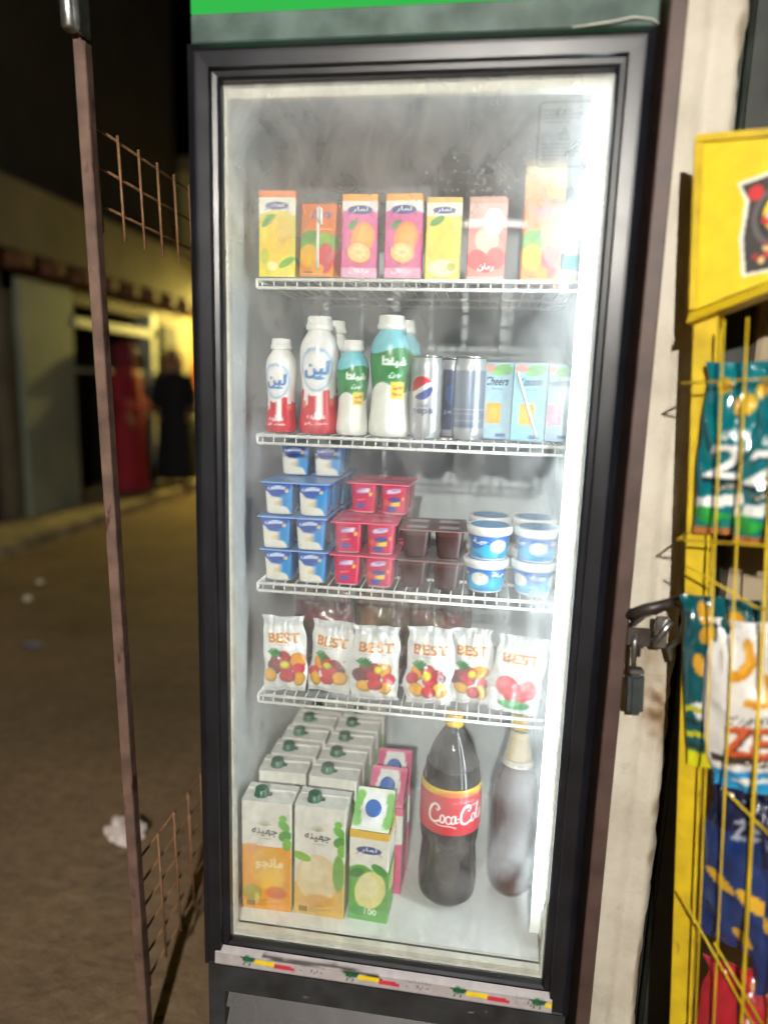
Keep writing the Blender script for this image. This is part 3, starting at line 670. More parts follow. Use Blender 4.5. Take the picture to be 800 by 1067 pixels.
# LED strip on the right front upright
g = MB(); g.cbox(.2795, .2975, .038, .056, .39, 1.80, .003); g.box(.2625, .2975, .0562, .0582, .39, 1.80); lh = cpart('light_housing', g, M_WIRE)  # thin rear fin added to shade the goods nearest the strip
g = MB(); g.box(.2695, .2792, .037, .053, .47, 1.785); g.build('led_tube', M_LED, lh)

# shelves
SHZ = [1.5475, 1.2795, 1.0045, .7815]
def make_shelf():
    g = MB(); x0, x1 = -.266, .276
    for k in range(27):
        x = x0+.004+k*(x1-x0-.008)/26
        g.tube([(x, .49, 0), (x, .129, 0), (x, .1205, -.003), (x, .119, -.016)], .0015, 5)
    for y, z, r in ((.118, -.003, .0032), (.1175, -.017, .003), (.22, -.004, .003), (.36, -.004, .003), (.488, -.004, .003)):
        g.tube([(x0-.004, y, z), (x1+.004, y, z)], r, 6)
    for x in (x0-.005, x1+.005):
        g.tube([(x, .118, -.003), (x, .488, -.003)], .003, 6); g.tube([(x, .118, -.017), (x, .118, -.003)], .003, 6)
    return g.mesh('shelf')
shm = make_shelf()
shm.materials.append(M_WIRE)
for z in SHZ:
    o = bpy.data.objects.new('shelf', shm); col.objects.link(o); o.parent = cooler; o.location = OFF+Vector((0, 0, z-.002))

# ---- shop lamp behind the viewer, mirrored in the glass
lamp = empty('shop_lamp', (.125, -3.0, 2.27), label='hanging LED bulb lamp with two side bars lighting the shop front', cat='lamp')
g = MB(); g.lathe([(.003, -.04), (.02, -.032), (.029, -.01), (.029, .01), (.02, .04), (.018, .05)], 18); g.build('bulb', M_BULB, lamp)
g = MB(); g.lathe([(.02, .05), (.022, .06), (.022, .1), (.008, .11)], 14); g.build('socket', M_BLACK, lamp)
for sx in (-1, 1):
    g = MB(); g.box(min(sx*.046, sx*.17), max(sx*.046, sx*.17), -.008, .008, -.006, .006); g.build('side_bar', m_emit('side_bar_light', (1, .95, .85), 60) if sx < 0 else bpy.data.materials['side_bar_light'], lamp)
g = MB(); g.tube([(0, 0, .108), (0, 0, .45), (.05, 0, .5), (.5, -.1, .5), (.55, -.11, .46), (.55, -.11, -2.29)], .018, 8); g.build('mast', M_HASP, lamp)

# =================================================================== PRODUCTS
def loft(perim, us, zs, colf, top=(230, 230, 230), bottom=(200, 200, 200), g=None, smooth=False):
    """perim(z)->(n,2) closed outline; us: print coordinate of each outline point; colf(us, v)->(n,3)"""
    g = g or MB(); n = len(us); V = []; C = []; z0, z1 = zs[0], zs[-1]
    for z in zs:
        p = perim(z); V += [(a, b, z) for a, b in p]; C.append(colf(us, np.full(n, (z-z0)/(z1-z0+1e-9))))
    k = len(zs)
    g.add(V, [(i*n+j, i*n+(j+1) % n, (i+1)*n+(j+1) % n, (i+1)*n+j) for i in range(k-1) for j in range(n)], np.concatenate(C), smooth=smooth)
    if top is not None: g.add([(a, b, z1) for a, b in perim(z1)], [list(range(n))], top)
    if bottom is not None: g.add([(a, b, z0) for a, b in perim(z0)], [list(range(n))[::-1]], bottom)
    return g

def box_outline(w, d, r, nf, ns):
    """outline from front left corner, counter-clockwise seen from above; marks: (side, t)"""
    pts = []; mk = []
    for t in np.linspace(0, 1, nf): pts.append((-w/2+r+t*(w-2*r), 0)); mk.append((0, t))
    for t in np.linspace(0, 1, ns): pts.append((w/2, r+t*(d-2*r))); mk.append((1, t))
    for t in (0, 1): pts.append((w/2-r-t*(w-2*r), d)); mk.append((2, t))
    for t in np.linspace(0, 1, ns): pts.append((-w/2, d-r-t*(d-2*r))); mk.append((3, t))
    return np.array(pts), mk

def carton_mesh(name, w, d, h, cv, side=None, top=(235, 232, 225), res=.0014, r=.0018, cap=None, slant=0, slant_cv=None, flap=True):
    nf, ns, nz = max(6, int(w/res)), max(4, int(d/res/2)), max(6, int(h/res))
    P, mk = box_outline(w, d, r, nf, ns); sd = np.array([m[0] for m in mk]); tt = np.array([m[1] for m in mk])
    def colf(us, v):
        c = np.zeros((len(us), 3)); f = sd == 0
        c[f] = cv.at(tt[f], v[f])
        q = ~f
        c[q] = side.at(tt[q], v[q]) if side is not None else cv.at(np.where(sd[q] == 1, .98-.16*tt[q], np.where(sd[q] == 3, .02+.16*(1-tt[q]), .5)), v[q])
        return c
    g = loft(lambda z: P, tt, np.linspace(0, h, nz), colf, top=None if slant else top)
    if slant:   # roof rises from the front edge to the back
        n1, n2 = 24, 20
        U, T = np.meshgrid(np.linspace(0, 1, n1), np.linspace(0, 1, n2))
        V = np.stack([-w/2+r+U*(w-2*r), r+T*(d-2*r), h+slant*T], -1).reshape(-1, 3)
        g.add(V, [(j*n1+i, j*n1+i+1, (j+1)*n1+i+1, (j+1)*n1+i) for j in range(n2-1) for i in range(n1-1)], slant_cv.at(U, T).reshape(-1, 3))
        sc_ = slant_cv.at(np.array([.02]), np.array([.5]))[0]
        for x in (-w/2+r, w/2-r): g.add([(x, r, h), (x, d-r, h+slant), (x, d-r, h)], [(0, 1, 2)], sc_)
        g.add([(-w/2+r, d-r, h), (w/2-r, d-r, h), (w/2-r, d-r, h+slant), (-w/2+r, d-r, h+slant)], [(0, 1, 2, 3)], sc_)
    elif flap:  # folded seam along the top and side ears
        g.box(-w/2+.002, w/2-.002, d*.62, d*.62+.0015, h+.0002, h+.004, np.asarray(top)*.97)
        g.add([(-w/2+.003, d*.2, h+.0006), (-w/2+.003, d*.9, h+.0006), (-w/2+.02, d*.62, h+.002)], [(0, 1, 2)], np.asarray(top)*.95)
        g.add([(w/2-.003, d*.2, h+.0006), (w/2-.003, d*.9, h+.0006), (w/2-.02, d*.62, h+.002)], [(0, 1, 2)], np.asarray(top)*.95)
    return g.mesh(name)

def straw(parent, x, z0, x1, z1, c=(245, 245, 240), bend=True):
    g = MB(); pts = [(x, -.003, z0), (x1, -.003, z1)]
    g.tube(pts, .0026, 6, c)
    if bend: g.tube([(x1+.001, -.003, z1), (x1+.006, -.003, z1-.003), (x1+.007, -.003, z1-.028)], .0026, 6, c)
    return g.build('straw', M_PLASTIC, parent)

WHITE = (238, 238, 232)
def banner(cv, cx, cy, w, h, txt='لمار'):
    cv.ell(cx, cy, w/2, h/2, (44, 60, 128)).poly([(cx-w*.55, cy-h*.75), (cx-w*.3, cy-h*.1), (cx+w*.3, cy-h*.1), (cx+w*.55, cy-h*.75), (cx+w*.4, cy-h*.2), (cx-w*.4, cy-h*.2)], (44, 60, 128))
    cv.text(ar(txt), cx, cy+h*.05, w*.62, h*.62, (240, 242, 246), bold=.25)
def cv_mango():
    c = Cv(64, 140, (236, 220, 70)); c.rect(0, 96, 64, 140, (240, 238, 224)); c.ell(32, 92, 34, 16, (232, 214, 60))
    c.rect(0, 129, 64, 140, (238, 128, 40)); banner(c, 32, 116, 42, 13)
    c.ell(36, 66, 23, 34, (244, 198, 36), rot=.2, soft=6).ell(22, 40, 20, 26, (246, 206, 40), soft=5).ell(34, 80, 14, 16, (250, 214, 70), .7, soft=8).ell(14, 90, 12, 5, (70, 150, 40), rot=.7).ell(20, 98, 10, 4, (90, 170, 50), rot=.2).ell(50, 24, 16, 6, (120, 180, 50), rot=.5).ell(24, 18, 10, 8, (250, 240, 190), .8, soft=4)
    c.ell(10, 34, 9, 12, (170, 200, 60), .6, soft=5); return c.speck(7, .12)
def cv_multi():
    c = Cv(62, 118, (240, 128, 38)); c.rect(0, 46, 62, 68, (120, 176, 60)).ell(18, 66, 16, 9, (90, 160, 50), soft=3).ell(46, 62, 14, 10, (146, 190, 70), soft=3)
    c.rect(0, 0, 62, 46, (242, 150, 44)).ell(16, 34, 17, 19, (248, 190, 40), soft=3).ell(48, 30, 15, 24, (222, 62, 70), soft=4).ell(34, 12, 12, 10, (246, 170, 50))
    c.text('Juicy', 38, 100, 40, 13, (150, 130, 200), shear=.2, bold=.5).text('Juicy', 37.4, 100.6, 40, 13, (96, 90, 176), shear=.2, bold=.2).rect(26, 76, 58, 79, (250, 190, 120)).rect(6, 6, 24, 8, (90, 70, 40)).rect(4, 4, 58, 5, (250, 220, 170)); return c.speck(7, .12)
def cv_pink(leafx=16):
    c = Cv(61, 134, (220, 76, 150)); c.rect(0, 100, 61, 134, (240, 234, 232)); c.ell(30, 98, 36, 13, (222, 92, 160)); c.rect(0, 123, 61, 134, (242, 170, 46)); banner(c, 31, 109, 44, 14)
    c.ell(36, 64, 21, 26, (240, 150, 40), rot=-.3, soft=3).ell(38, 70, 15, 15, (248, 180, 60), .8, soft=6)
    c.ell(30, 40, 23, 18, (206, 92, 60), rot=-.2).ell(30, 41, 21, 16, (250, 200, 120), rot=-.2, soft=3).ell(30, 42, 13, 9, (252, 224, 160), rot=-.2, soft=3)
    for a in range(7): c.line([(30, 41), (30+19*math.cos(a*.9), 41+14*math.sin(a*.9))], .8, (246, 170, 70))
    c.ell(leafx, 84, 8, 5, (70, 150, 60), rot=.8).ell(leafx+5, 90, 7, 3, (60, 130, 50), rot=.2)
    c.rect(0, 0, 61, 16, (236, 168, 204)).text(ar('برتكال'), 30, 11, 36, 9, (252, 244, 248), bold=.5); return c.speck(7, .12)
def cv_guava():
    c = Cv(60, 134, (214, 206, 84)); c.rect(0, 104, 60, 134, (232, 230, 210)); c.rect(0, 125, 60, 134, (216, 180, 80)); banner(c, 30, 113, 40, 11)
    c.ell(32, 68, 22, 34, (224, 204, 52), soft=4).ell(22, 46, 18, 20, (206, 200, 66), soft=4).ell(18, 96, 14, 6, (90, 150, 60), rot=.5).ell(30, 20, 26, 14, (232, 226, 180), soft=4).ell(46, 22, 8, 7, (190, 186, 60)); return c.speck(7, .12)
def cv_lychee():
    c = Cv(64, 134, (228, 140, 130)); c.rect(0, 92, 64, 134, (214, 176, 168)); c.rect(0, 124, 64, 134, (206, 150, 132)).ell(32, 66, 21, 22, (206, 200, 176), soft=3).ell(30, 70, 13, 12, (214, 208, 190), soft=5)
    c.ell(16, 34, 18, 16, (216, 70, 76), soft=3).ell(48, 36, 16, 18, (220, 80, 84), soft=3).ell(32, 26, 15, 13, (206, 56, 66), soft=3).text(ar('رمان'), 32, 22, 28, 12, (250, 240, 240), bold=.5).rect(0, 0, 64, 7, (236, 190, 180)); return c.speck(7, .12)
def cv_white():
    c = Cv(45, 124, (236, 240, 240)); c.rect(0, 18, 45, 42, (40, 176, 204)).ell(24, 92, 14, 8, (120, 200, 200)).rect(8, 60, 38, 63, (150, 190, 200)).rect(0, 0, 45, 8, (240, 220, 120)); return c.speck(5, .12)
def cv_tall():
    c = Cv(70, 205, (238, 186, 70)); c.rect(0, 170, 70, 205, (242, 220, 160)).ell(36, 110, 28, 42, (242, 160, 50), soft=5).ell(26, 60, 20, 26, (246, 200, 80), soft=5).rect(0, 0, 70, 24, (226, 110, 40)); return c.speck(7, .1)

def single(name, me, mat, loc, rotz, label, cat, group, roty=0):
    o = link(name, me, mat, None, loc, (0, roty, rotz)); return tag(o, label, cat, group)
Z1 = SHZ[0]+.0008
me_pink = carton_mesh('carton_pink', .061, .042, .134, cv_pink(), top=(240, 176, 70))
single('juice_carton', carton_mesh('carton_mango', .064, .042, .140, cv_mango(), top=(236, 140, 60)), M_PAPER, (-.238, .125, Z1), R(2), 'yellow mango juice carton, leftmost on the top cooler shelf', 'carton', 'juice cartons on the top shelf')
t = empty('juice_carton', (-.170, .128, Z1+.0013), (0, R(2.2), R(-8)), 'small tilted orange juice carton with a white straw on the top shelf', 'carton', 'juice cartons on the top shelf')
link('carton', carton_mesh('carton_multi', .062, .04, .118, cv_multi(), top=(240, 150, 70)), M_PAPER, t); straw(t, .004, .012, .0, .112)
single('juice_carton', me_pink, M_PAPER, (-.095, .128, Z1), R(3), 'pink orange juice carton beside the small tilted carton with straw', 'carton', 'juice cartons on the top shelf')
single('juice_carton', me_pink, M_PAPER, (-.021, .126, Z1), R(-1), 'pink orange juice carton, second pink one, nearer the middle of top shelf', 'carton', 'juice cartons on the top shelf')
single('juice_carton', carton_mesh('carton_guava', .060, .042, .134, cv_guava(), top=(226, 200, 110)), M_PAPER, (.045, .150, Z1), R(2), 'yellow green juice carton behind fogged glass at the middle of top shelf', 'carton', 'juice cartons on the top shelf')
single('juice_carton', carton_mesh('carton_lychee', .064, .042, .134, cv_lychee(), top=(230, 190, 176)), M_PAPER, (.118, .150, Z1), R(-2), 'pale red juice carton under the mirrored lamp on the top shelf', 'carton', 'juice cartons on the top shelf')
me_m2 = carton_mesh('carton_multi_b', .062, .042, .13, cv_multi(), top=(240, 150, 70))
single('juice_carton', me_m2, M_PAPER, (.208, .150, Z1), R(3), 'orange juice carton with green and yellow print in front of the tall one', 'carton', 'juice cartons on the top shelf')
single('juice_carton', carton_mesh('carton_tall', .07, .06, .215, cv_tall(), top=(240, 220, 170)), M_PAPER, (.214, .225, Z1), R(0), 'tall yellow orange juice carton behind the warning sticker', 'carton', 'juice cartons on the top shelf')
single('juice_carton', carton_mesh('carton_white', .040, .04, .124, cv_white(), top=(236, 240, 240)), M_PAPER, (.2655, .150, Z1), R(0), 'white carton with cyan band at the bright right end of top shelf', 'carton', 'juice cartons on the top shelf')

# ---- lathe with a wrapped print
def wrap(name, prof, cv, n=56, zres=.002, mat_caps=(235, 235, 235)):
    """prof: list of (r, z); cv spans the whole turn, its middle faces the viewer"""
    pr = np.array(prof); zs = np.arange(pr[0, 1], pr[-1, 1], zres); zs = np.append(zs, pr[-1, 1])
    rs = np.interp(zs, pr[:, 1], pr[:, 0]); k = np.ones(5)/5
    pad = np.pad(rs, 2, 'edge'); rs = np.convolve(pad, k, 'valid')
    us = np.arange(n)/n; th = -math.pi/2+(us-.5)*2*math.pi
    h = pr[-1, 1]-pr[0, 1]; V = []; C = []
    for z, r in zip(zs, rs):
        V += [(r*math.cos(a), r*math.sin(a), z) for a in th]; C.append(cv.at(us, np.full(n, (z-pr[0, 1])/h)))
    g = MB(); kk = len(zs)
    g.add(V, [(i*n+j, i*n+(j+1) % n, (i+1)*n+(j+1) % n, (i+1)*n+j) for i in range(kk-1) for j in range(n)], np.concatenate(C), smooth=True)
    b = 0
    g.f += [[j for j in range(n)][::-1], [(kk-1)*n+j for j in range(n)]]; g.m += [0, 0]; g.sm += [False, False]
    return g.mesh(name)
YB = [(.86, 0), (1, .03), (1, .10), (.92, .22), (.87, .36), (.90, .47), (.98, .58), (1, .68), (.95, .76), (.80, .82), (.60, .865), (.54, .885)]
def ybottle(h, rad, cv, nm, loc, rotz, label, group, lid=(238, 238, 234)):
    t = empty('yogurt_bottle', loc, (0, 0, rotz), label, 'bottle', group)
    link('bottle', wrap(nm, [(r*rad, z*h) for r, z in YB], cv), M_PLASTIC, t)
    g = MB(); g.lathe([(rad*.56, h*.880), (rad*.66, h*.885), (rad*.69, h*.90), (rad*.69, h*.93), (rad*.62, h*.937), (rad*.62, h*.985), (rad*.58, h)], 24, lid); g.build('cap', M_PLASTIC, t)
    return t
def cv_redbottle(h=180, w=210):
    c = Cv(w, h, (236, 234, 232), .9); m = w/2
    edge = .40*h+6*np.sin(c.X/9); c.put((edge-c.Y)/c.px, (206, 40, 56))
    for dx, l in ((-24, 20), (6, 42), (34, 16)): c.line([(m+dx, .42*h), (m+dx, .42*h-l)], 12, (236, 234, 232)); c.ell(m+dx, .42*h-l, 7, 9, (236, 234, 232))
    c.ell(m-28, .28*h, 8, 8, (226, 90, 60), .7).ell(m+34, .30*h, 10, 9, (226, 80, 60), .7)
    q = np.hypot((c.X-m)/30, (c.Y-.62*h)/36); c.put((.12-np.abs(q-1))*8, (150, 178, 214)); c.put(((.1-np.abs(q-.8))*8), (200, 214, 230), .6)
    c.text(ar('لبن'), m, .62*h, 44, 30, (60, 124, 190), bold=1.2, shear=.1).ell(m+4, .54*h, 12, 3, (90, 150, 204)).text('DRINK', m, .80*h, 30, 6, (120, 140, 180))
    c.text(ar('فراولة'), m, .16*h, 36, 8, (246, 220, 224), bold=.4).text(ar('مشروب زبادي').replace('\u200f', ''), m, .10*h, 44, 7, (246, 220, 224), bold=.3); return c.speck(4, .08)
def cv_greenbottle(h=180, w=210):
    c = Cv(w, h, (232, 234, 226), .9); m = w/2
    lo = .46*h+9*np.sin((c.X-m)/13+2.6); c.put((c.Y-lo)/c.px, (22, 128, 54))
    hi = .80*h+5*np.sin((c.X-m)/15+.3); c.put((c.Y-hi)/c.px, (120, 200, 214)); c.ell(m-28, .66*h, 22, 18, (40, 150, 70), .6, soft=6)
    c.text(ar('شيفتا'), m+8, .70*h, 42, 17, (244, 250, 244), bold=.9).text(ar('لبن'), m+10, .585*h, 24, 12, (220, 240, 224), bold=.5)
    c.rect(m+2, .36*h, m+30, .52*h, (232, 214, 60)).text(ar('جديد'), m+16, .46*h, 20, 8, (200, 90, 50), bold=.5).text('NEW', m+16, .40*h, 18, 6, (190, 110, 50), bold=.3); return c.speck(4, .08)
Z2 = SHZ[1]+.0008
G2 = 'yogurt drink bottles on the second shelf'
rb, gb = cv_redbottle(), cv_greenbottle()
b1 = ybottle(.165, .0285, rb, 'red_bottle_small', (-.2365, .150, Z2), R(-6), 'small white and red yogurt bottle, leftmost on second shelf', G2)
b2 = ybottle(.205, .0350, rb, 'red_bottle_large', (-.168, .155, Z2), R(4), 'large white and red yogurt bottle on the second shelf, in front', G2)
b3 = ybottle(.165, .0290, gb, 'green_bottle_small', (-.105, .150, Z2), R(8), 'small green and white yogurt bottle on the second shelf', G2)
b4 = ybottle(.208, .0365, gb, 'green_bottle_large', (-.0385, .152, Z2), R(6), 'large green and white yogurt bottle with pale blue shoulder, in front', G2)
copy_tree(b2, None, (-.160, .236, Z2), (0, 0, R(30)), 'large white and red yogurt bottle standing behind its twin')
copy_tree(b4, None, (-.029, .236, Z2), (0, 0, R(-30)), 'large green and white yogurt bottle standing behind its twin')

# ---- slim cans
CAN = [(.0235, 0), (.0255, .003), (.0290, .012), (.0290, .122), (.0275, .130), (.0248, .138)]
def cv_can(base, dark=False):
    c = Cv(182, 138, base, 1.0); m = 91
    if dark: c.rect(0, 12, 182, 120, (40, 60, 110)).ell(m, 76, 20, 20, (60, 90, 150)).text('pepsi', m, 44, 40, 12, (190, 200, 220))
    else:
        c.put((22-np.hypot(c.X-m+4, c.Y-86))/c.px+.5, (244, 244, 244))
        q = np.hypot(c.X-m+4, c.Y-86) < 20.5; s = (c.Y-86)-.28*(c.X-m+4)-4*np.sin((c.X-m+4)/11)
        c.put((q & (s > 2.5)).astype(float), (214, 36, 56)); c.put((q & (s < -7)).astype(float), (36, 66, 156))
        c.text('diet', m-2, 57, 20, 8, (60, 66, 100)).text('pepsi', m, 46, 40, 14, (40, 50, 96), bold=.3)
        for dx in (0, 182): c.rect(dx-36, 20, dx+36, 118, (136, 150, 172)).rect(dx-30, 32, dx+30, 33.5, (196, 202, 212)).rect(dx-30, 44, dx+24, 45.2, (190, 198, 210)).rect(dx-34, 52, dx+34, 53, (220, 224, 230)).rect(dx-30, 24, dx+10, 25.4, (90, 110, 150))
        c.rect(36, 10, 40, 128, (226, 228, 230)).rect(142, 10, 146, 128, (226, 228, 230))
    return c
def can(cv, nm, loc, rotz, label):
    t = empty('drink_can', loc, (0, 0, rotz), label, 'can', 'slim cans on the second shelf')
    link('can_body', wrap(nm, CAN, cv, 60), M_METALP, t)
    g = MB(); g.lathe([(.0248, .138), (.0262, .1395), (.0262, .1418), (.0245, .1424), (.0235, .1385)], 30, (206, 208, 210)); ld = g.build('lid', M_STEEL, t)
    g = MB(); g.cbox(-.006, .006, -.014, .008, .1405, .1418, .0005); g.build('pull_tab', M_STEEL, ld); return t
silver = cv_can((196, 200, 204))
c1 = can(silver, 'silver_can', (.0265, .155, Z2), R(-6), 'silver slim can with round red, white and blue emblem on second shelf')
copy_tree(c1, None, (.102, .152, Z2), (0, 0, R(178)), 'silver slim can turned to show its plain blue grey back')
can(cv_can((186, 190, 198), True), 'blue_can', (.070, .228, Z2), R(10), 'dark blue slim can standing behind the two silver cans')

# ---- pale blue juice cartons
def cv_pale(word, sq, bg=(158, 194, 214)):
    c = Cv(62, 131, bg); c.ell(16, 124, 16, 7, (216, 130, 110), .8, soft=3).ell(44, 122, 18, 9, (96, 168, 80), .85, soft=3).ell(32, 116, 12, 5, (130, 190, 100), .8, soft=2)
    c.text(word, 32, 102, 46, 14, (40, 58, 86), shear=.28, bold=.3).rect(22, 88, 44, 89.6, (110, 140, 160)).rect(14, 28, 42, 64, sq).ell(28, 46, 10, 12, tuple(min(255, v+16) for v in sq), .7, soft=3).rect(34, 4, 54, 10, (64, 92, 150)).rect(0, 0, 62, 2, (120, 160, 190)); return c.speck(6, .12)
def cv_side(): 
    c = Cv(44, 131, (168, 200, 216)); c.ell(20, 50, 9, 36, (240, 150, 50), soft=2).ell(14, 112, 14, 8, (130, 190, 100), .7, soft=3); return c
G3 = 'pale blue juice cartons on the second shelf'
sdv = cv_side()
for nm, word, sq, x, y, rz, lab, st in (('carton_pale_a', 'Cheers', (240, 164, 40), .148, .175, -4, 'pale blue juice carton with orange square, half hidden beside the silver can', 0), ('carton_pale_b', 'Yoomi', (244, 176, 36), .2045, .148, -8, 'pale blue juice carton with slanted straw and orange square, in front', 1), ('carton_pale_c', 'Rosheta', (226, 120, 160), .255, .178, 0, 'pale blue juice carton with pink square at the right end', 0)):
    t = empty('juice_carton', (x, y, Z2), (0, 0, R(rz)), lab, 'carton', G3)
    w = .058 if nm != 'carton_pale_c' else .056
    link('carton', carton_mesh(nm, w, .042, .131, cv_pale(word, sq, (158, 194, 214) if st == 0 else (150, 202, 226)), sdv, top=(180, 204, 214)), M_PAPER, t)
    if st: straw(t, .018, .006, -.022, .118, bend=False)

# ---- yogurt cup packs
def cup_mesh(name, cv, w=.056, h=.058, taper=.8, side=(40, 80, 170), rimc=(226, 230, 236), flip=False):
    """rounded square cup, wide at the top"""
    n = 48; th = np.arange(n)/n*2*math.pi-math.pi/2-math.pi/4+.0
    e = 4.5; ct, st = np.cos(th), np.sin(th)
    base = np.stack([np.sign(ct)*np.abs(ct)**(2/e), np.sign(st)*np.abs(st)**(2/e)], -1)
    zs = np.concatenate([[0, .0015, .004], np.linspace(.005, h-.003, 30), [h-.002, h]])
    def sc_(z): return (w/2)*(taper+(1-taper)*min(1, z/h))*(.9 if z == 0 else .97 if z < .003 else 1)*(1.07 if z >= h-.002 else 1)
    def colf(us, v):
        c = np.tile(np.asarray(side, float), (n, 1)); fx = base[:, 0]; fr = base[:, 1] < -.55
        c[fr] = cv.at((fx[fr]+1)/2, v[fr]); r = (base[:, 0] > .8) & ~fr; c[r] = cv.at(np.clip(.8+.2*(1-(base[r, 1]+1)/2), 0, 1), v[r])
        if v[0] > .97: c[:] = rimc
        return c
    return loft(lambda z: base*sc_(z), th, zs, colf, top=rimc, bottom=rimc, smooth=True).mesh(name)
def cv_bluecup():
    c = Cv(50, 56, (34, 82, 172)); c.put((c.X*.9-c.Y+6)/3, (20, 140, 210)); hh = 40-.018*(c.X-10)**2-.3*c.X; c.put((hh+3*np.sin(c.X/3)-c.Y)/1.5, (228, 226, 214))
    c.ell(25, 20, 5, 4, (226, 190, 130), .8, soft=2).text(ar('دانون'), 22, 47, 28, 8, (214, 226, 246), bold=.4).ell(40, 42, 3.2, 3.2, (220, 196, 140)).rect(0, 0, 50, 3, (220, 224, 226)); return c
def cv_pinkcup():
    c = Cv(50, 56, (206, 34, 84)); c.ell(24, 44, 15, 5, (168, 150, 206), rot=.2).text('Nuti', 24, 44, 22, 7, (244, 232, 246), bold=.4, rot=.15).ell(27, 21, 10, 9, (240, 206, 70)).ell(26, 28, 12, 5, (40, 66, 150)).ell(20, 10, 10, 6, (46, 70, 160), soft=2).ell(42, 30, 3, 4, (236, 150, 60)).ell(8, 22, 5, 6, (226, 90, 60)).rect(0, 0, 50, 3.5, (236, 196, 210)); return c
def cv_pinkcup2():
    c = Cv(50, 56, (206, 34, 84)); c.ell(26, 42, 14, 5, (168, 150, 206), rot=.2).text('Nuti', 26, 42, 20, 7, (244, 232, 246), bold=.4, rot=.15).line([(14, 24), (30, 26)], 3, (230, 120, 120)).ell(20, 14, 8, 6, (96, 90, 170), soft=2).ell(40, 36, 3.4, 4, (240, 190, 80)).rect(0, 0, 50, 3.5, (236, 196, 210)); return c
def cv_choc():
    c = Cv(50, 56, (58, 26, 26)); c.rect(0, 46, 50, 56, (86, 50, 48)); return c.speck(6, .2)
def pack(name, cups, loc, label, group, pitch, h, nx_, ny_, lidmat, lidc, rotz=0, labelstrip=None, part='cup'):
    t = empty(name, loc, (0, 0, rotz), label, 'yogurt pack' if 'yogurt' in name else 'dessert pack', group)
    for j in range(ny_):
        for i in range(nx_): link(part, cups[i % len(cups)], None, t, ((i-(nx_-1)/2)*pitch, (j+.5)*pitch, 0))
    g = MB(); w = nx_*pitch; d = ny_*pitch; n1, n2 = 24, 16
    U, T = np.meshgrid(np.linspace(0, 1, n1), np.linspace(0, 1, n2))
    X = -w/2+U*w; Y = T*d; Z = h+.0007+.0006*vnoise(X*220+loc[0]*900, Y*220+loc[2]*500)
    cc = np.tile(np.asarray(lidc, float), (n1*n2, 1)); bl = vnoise(X*70+3, Y*70).reshape(-1, 1); cc = cc*(.85+.3*bl)
    if labelstrip is not None:
        k = ((np.abs(((X/pitch+nx_/2) % 1)-.5) < .3) & (np.abs((Y/pitch % 1)-.5) < .22)).reshape(-1); cc[k] = labelstrip
    F_ = [(j*n1+i, j*n1+i+1, (j+1)*n1+i+1, (j+1)*n1+i) for j in range(n2-1) for i in range(n1-1)]
    g.add(np.stack([X, Y, Z], -1).reshape(-1, 3), F_, np.clip(cc, 0, 255), smooth=True)
    for a, b in (((-w/2, 0), (w/2, 0)), ((w/2, 0), (w/2, d)), ((w/2, d), (-w/2, d)), ((-w/2, d), (-w/2, 0))):
        g.add([(*a, h-.001), (*b, h-.001), (*b, h+.0012), (*a, h+.0012)], [(0, 1, 2, 3)], np.clip(np.asarray(lidc)*1.15+14, 0, 255))
    g.build('foil_lid', lidmat, t); return t
blue = cup_mesh('blue_cup', cv_bluecup(), .058, .0595, .86, (28, 84, 170)); blue.materials.append(M_PLASTIC)
pk1 = cup_mesh('pink_cup', cv_pinkcup(), .053, .0575, .86, (206, 40, 92), (240, 170, 190)); pk1.materials.append(M_PLASTIC)
pk2 = cup_mesh('pink_cup_b', cv_pinkcup2(), .053, .0575, .86, (206, 40, 92), (240, 170, 190)); pk2.materials.append(M_PLASTIC)
cho = cup_mesh('dark_cup', cv_choc(), .054, .053, .78, (56, 26, 26), (120, 96, 96)); cho.materials.append(M_PLASTIC)
Z3 = SHZ[2]+.0008
GB, GP, GC = 'blue yogurt packs on the third shelf', 'pink yogurt packs on the third shelf', 'dark dessert packs on the third shelf'
for k, (x, y, lab) in enumerate(((-.203, .120, 'bottom pack of the blue yogurt cup stack on third shelf'), (-.203, .119, 'second pack from the bottom of the blue yogurt stack'), (-.201, .121, 'third pack from the bottom of the blue yogurt stack'), (-.196, .212, 'topmost pack of the blue yogurt stack, set farther back'))):
    pack('yogurt_pack', [blue], (x+.0015*math.sin(k*5), y-.007+.002*math.cos(k*3), Z3+k*.0627), lab, GB, .0645, .0595, 2, 2, M_PLASTIC, (96, 146, 206), R((-1.5, 1.2, -.6, 2.5)[k]))
pack('yogurt_pack', [blue], (-.201, .252, Z3), 'blue yogurt pack behind the bottom of the blue stack', GB, .0645, .0595, 2, 2, M_PLASTIC, (70, 120, 190))
pack('yogurt_pack', [blue], (-.201, .2515, Z3+.0627), 'blue yogurt pack behind the second of the blue stack', GB, .0645, .0595, 2, 2, M_PLASTIC, (70, 120, 190))
pack('yogurt_pack', [blue], (-.198, .253, Z3+.1254), 'blue yogurt pack under the topmost blue pack at the back', GB, .0645, .0595, 2, 2, M_PLASTIC, (70, 120, 190))
for k, (x, y, lab) in enumerate(((-.0755, .122, 'bottom pack of the pink yogurt cup stack on third shelf'), (-.0735, .124, 'middle pack of the pink yogurt cup stack'), (-.062, .206, 'topmost pink yogurt pack, set farther back'))):
    pack('yogurt_pack', [pk2, pk1], (x, y-.007, Z3+k*.0607), lab, GP, .0605, .0575, 2, 2, M_PLASTIC, (214, 76, 110), R((-1.5, 1.5, -3)[k]), (236, 140, 158))
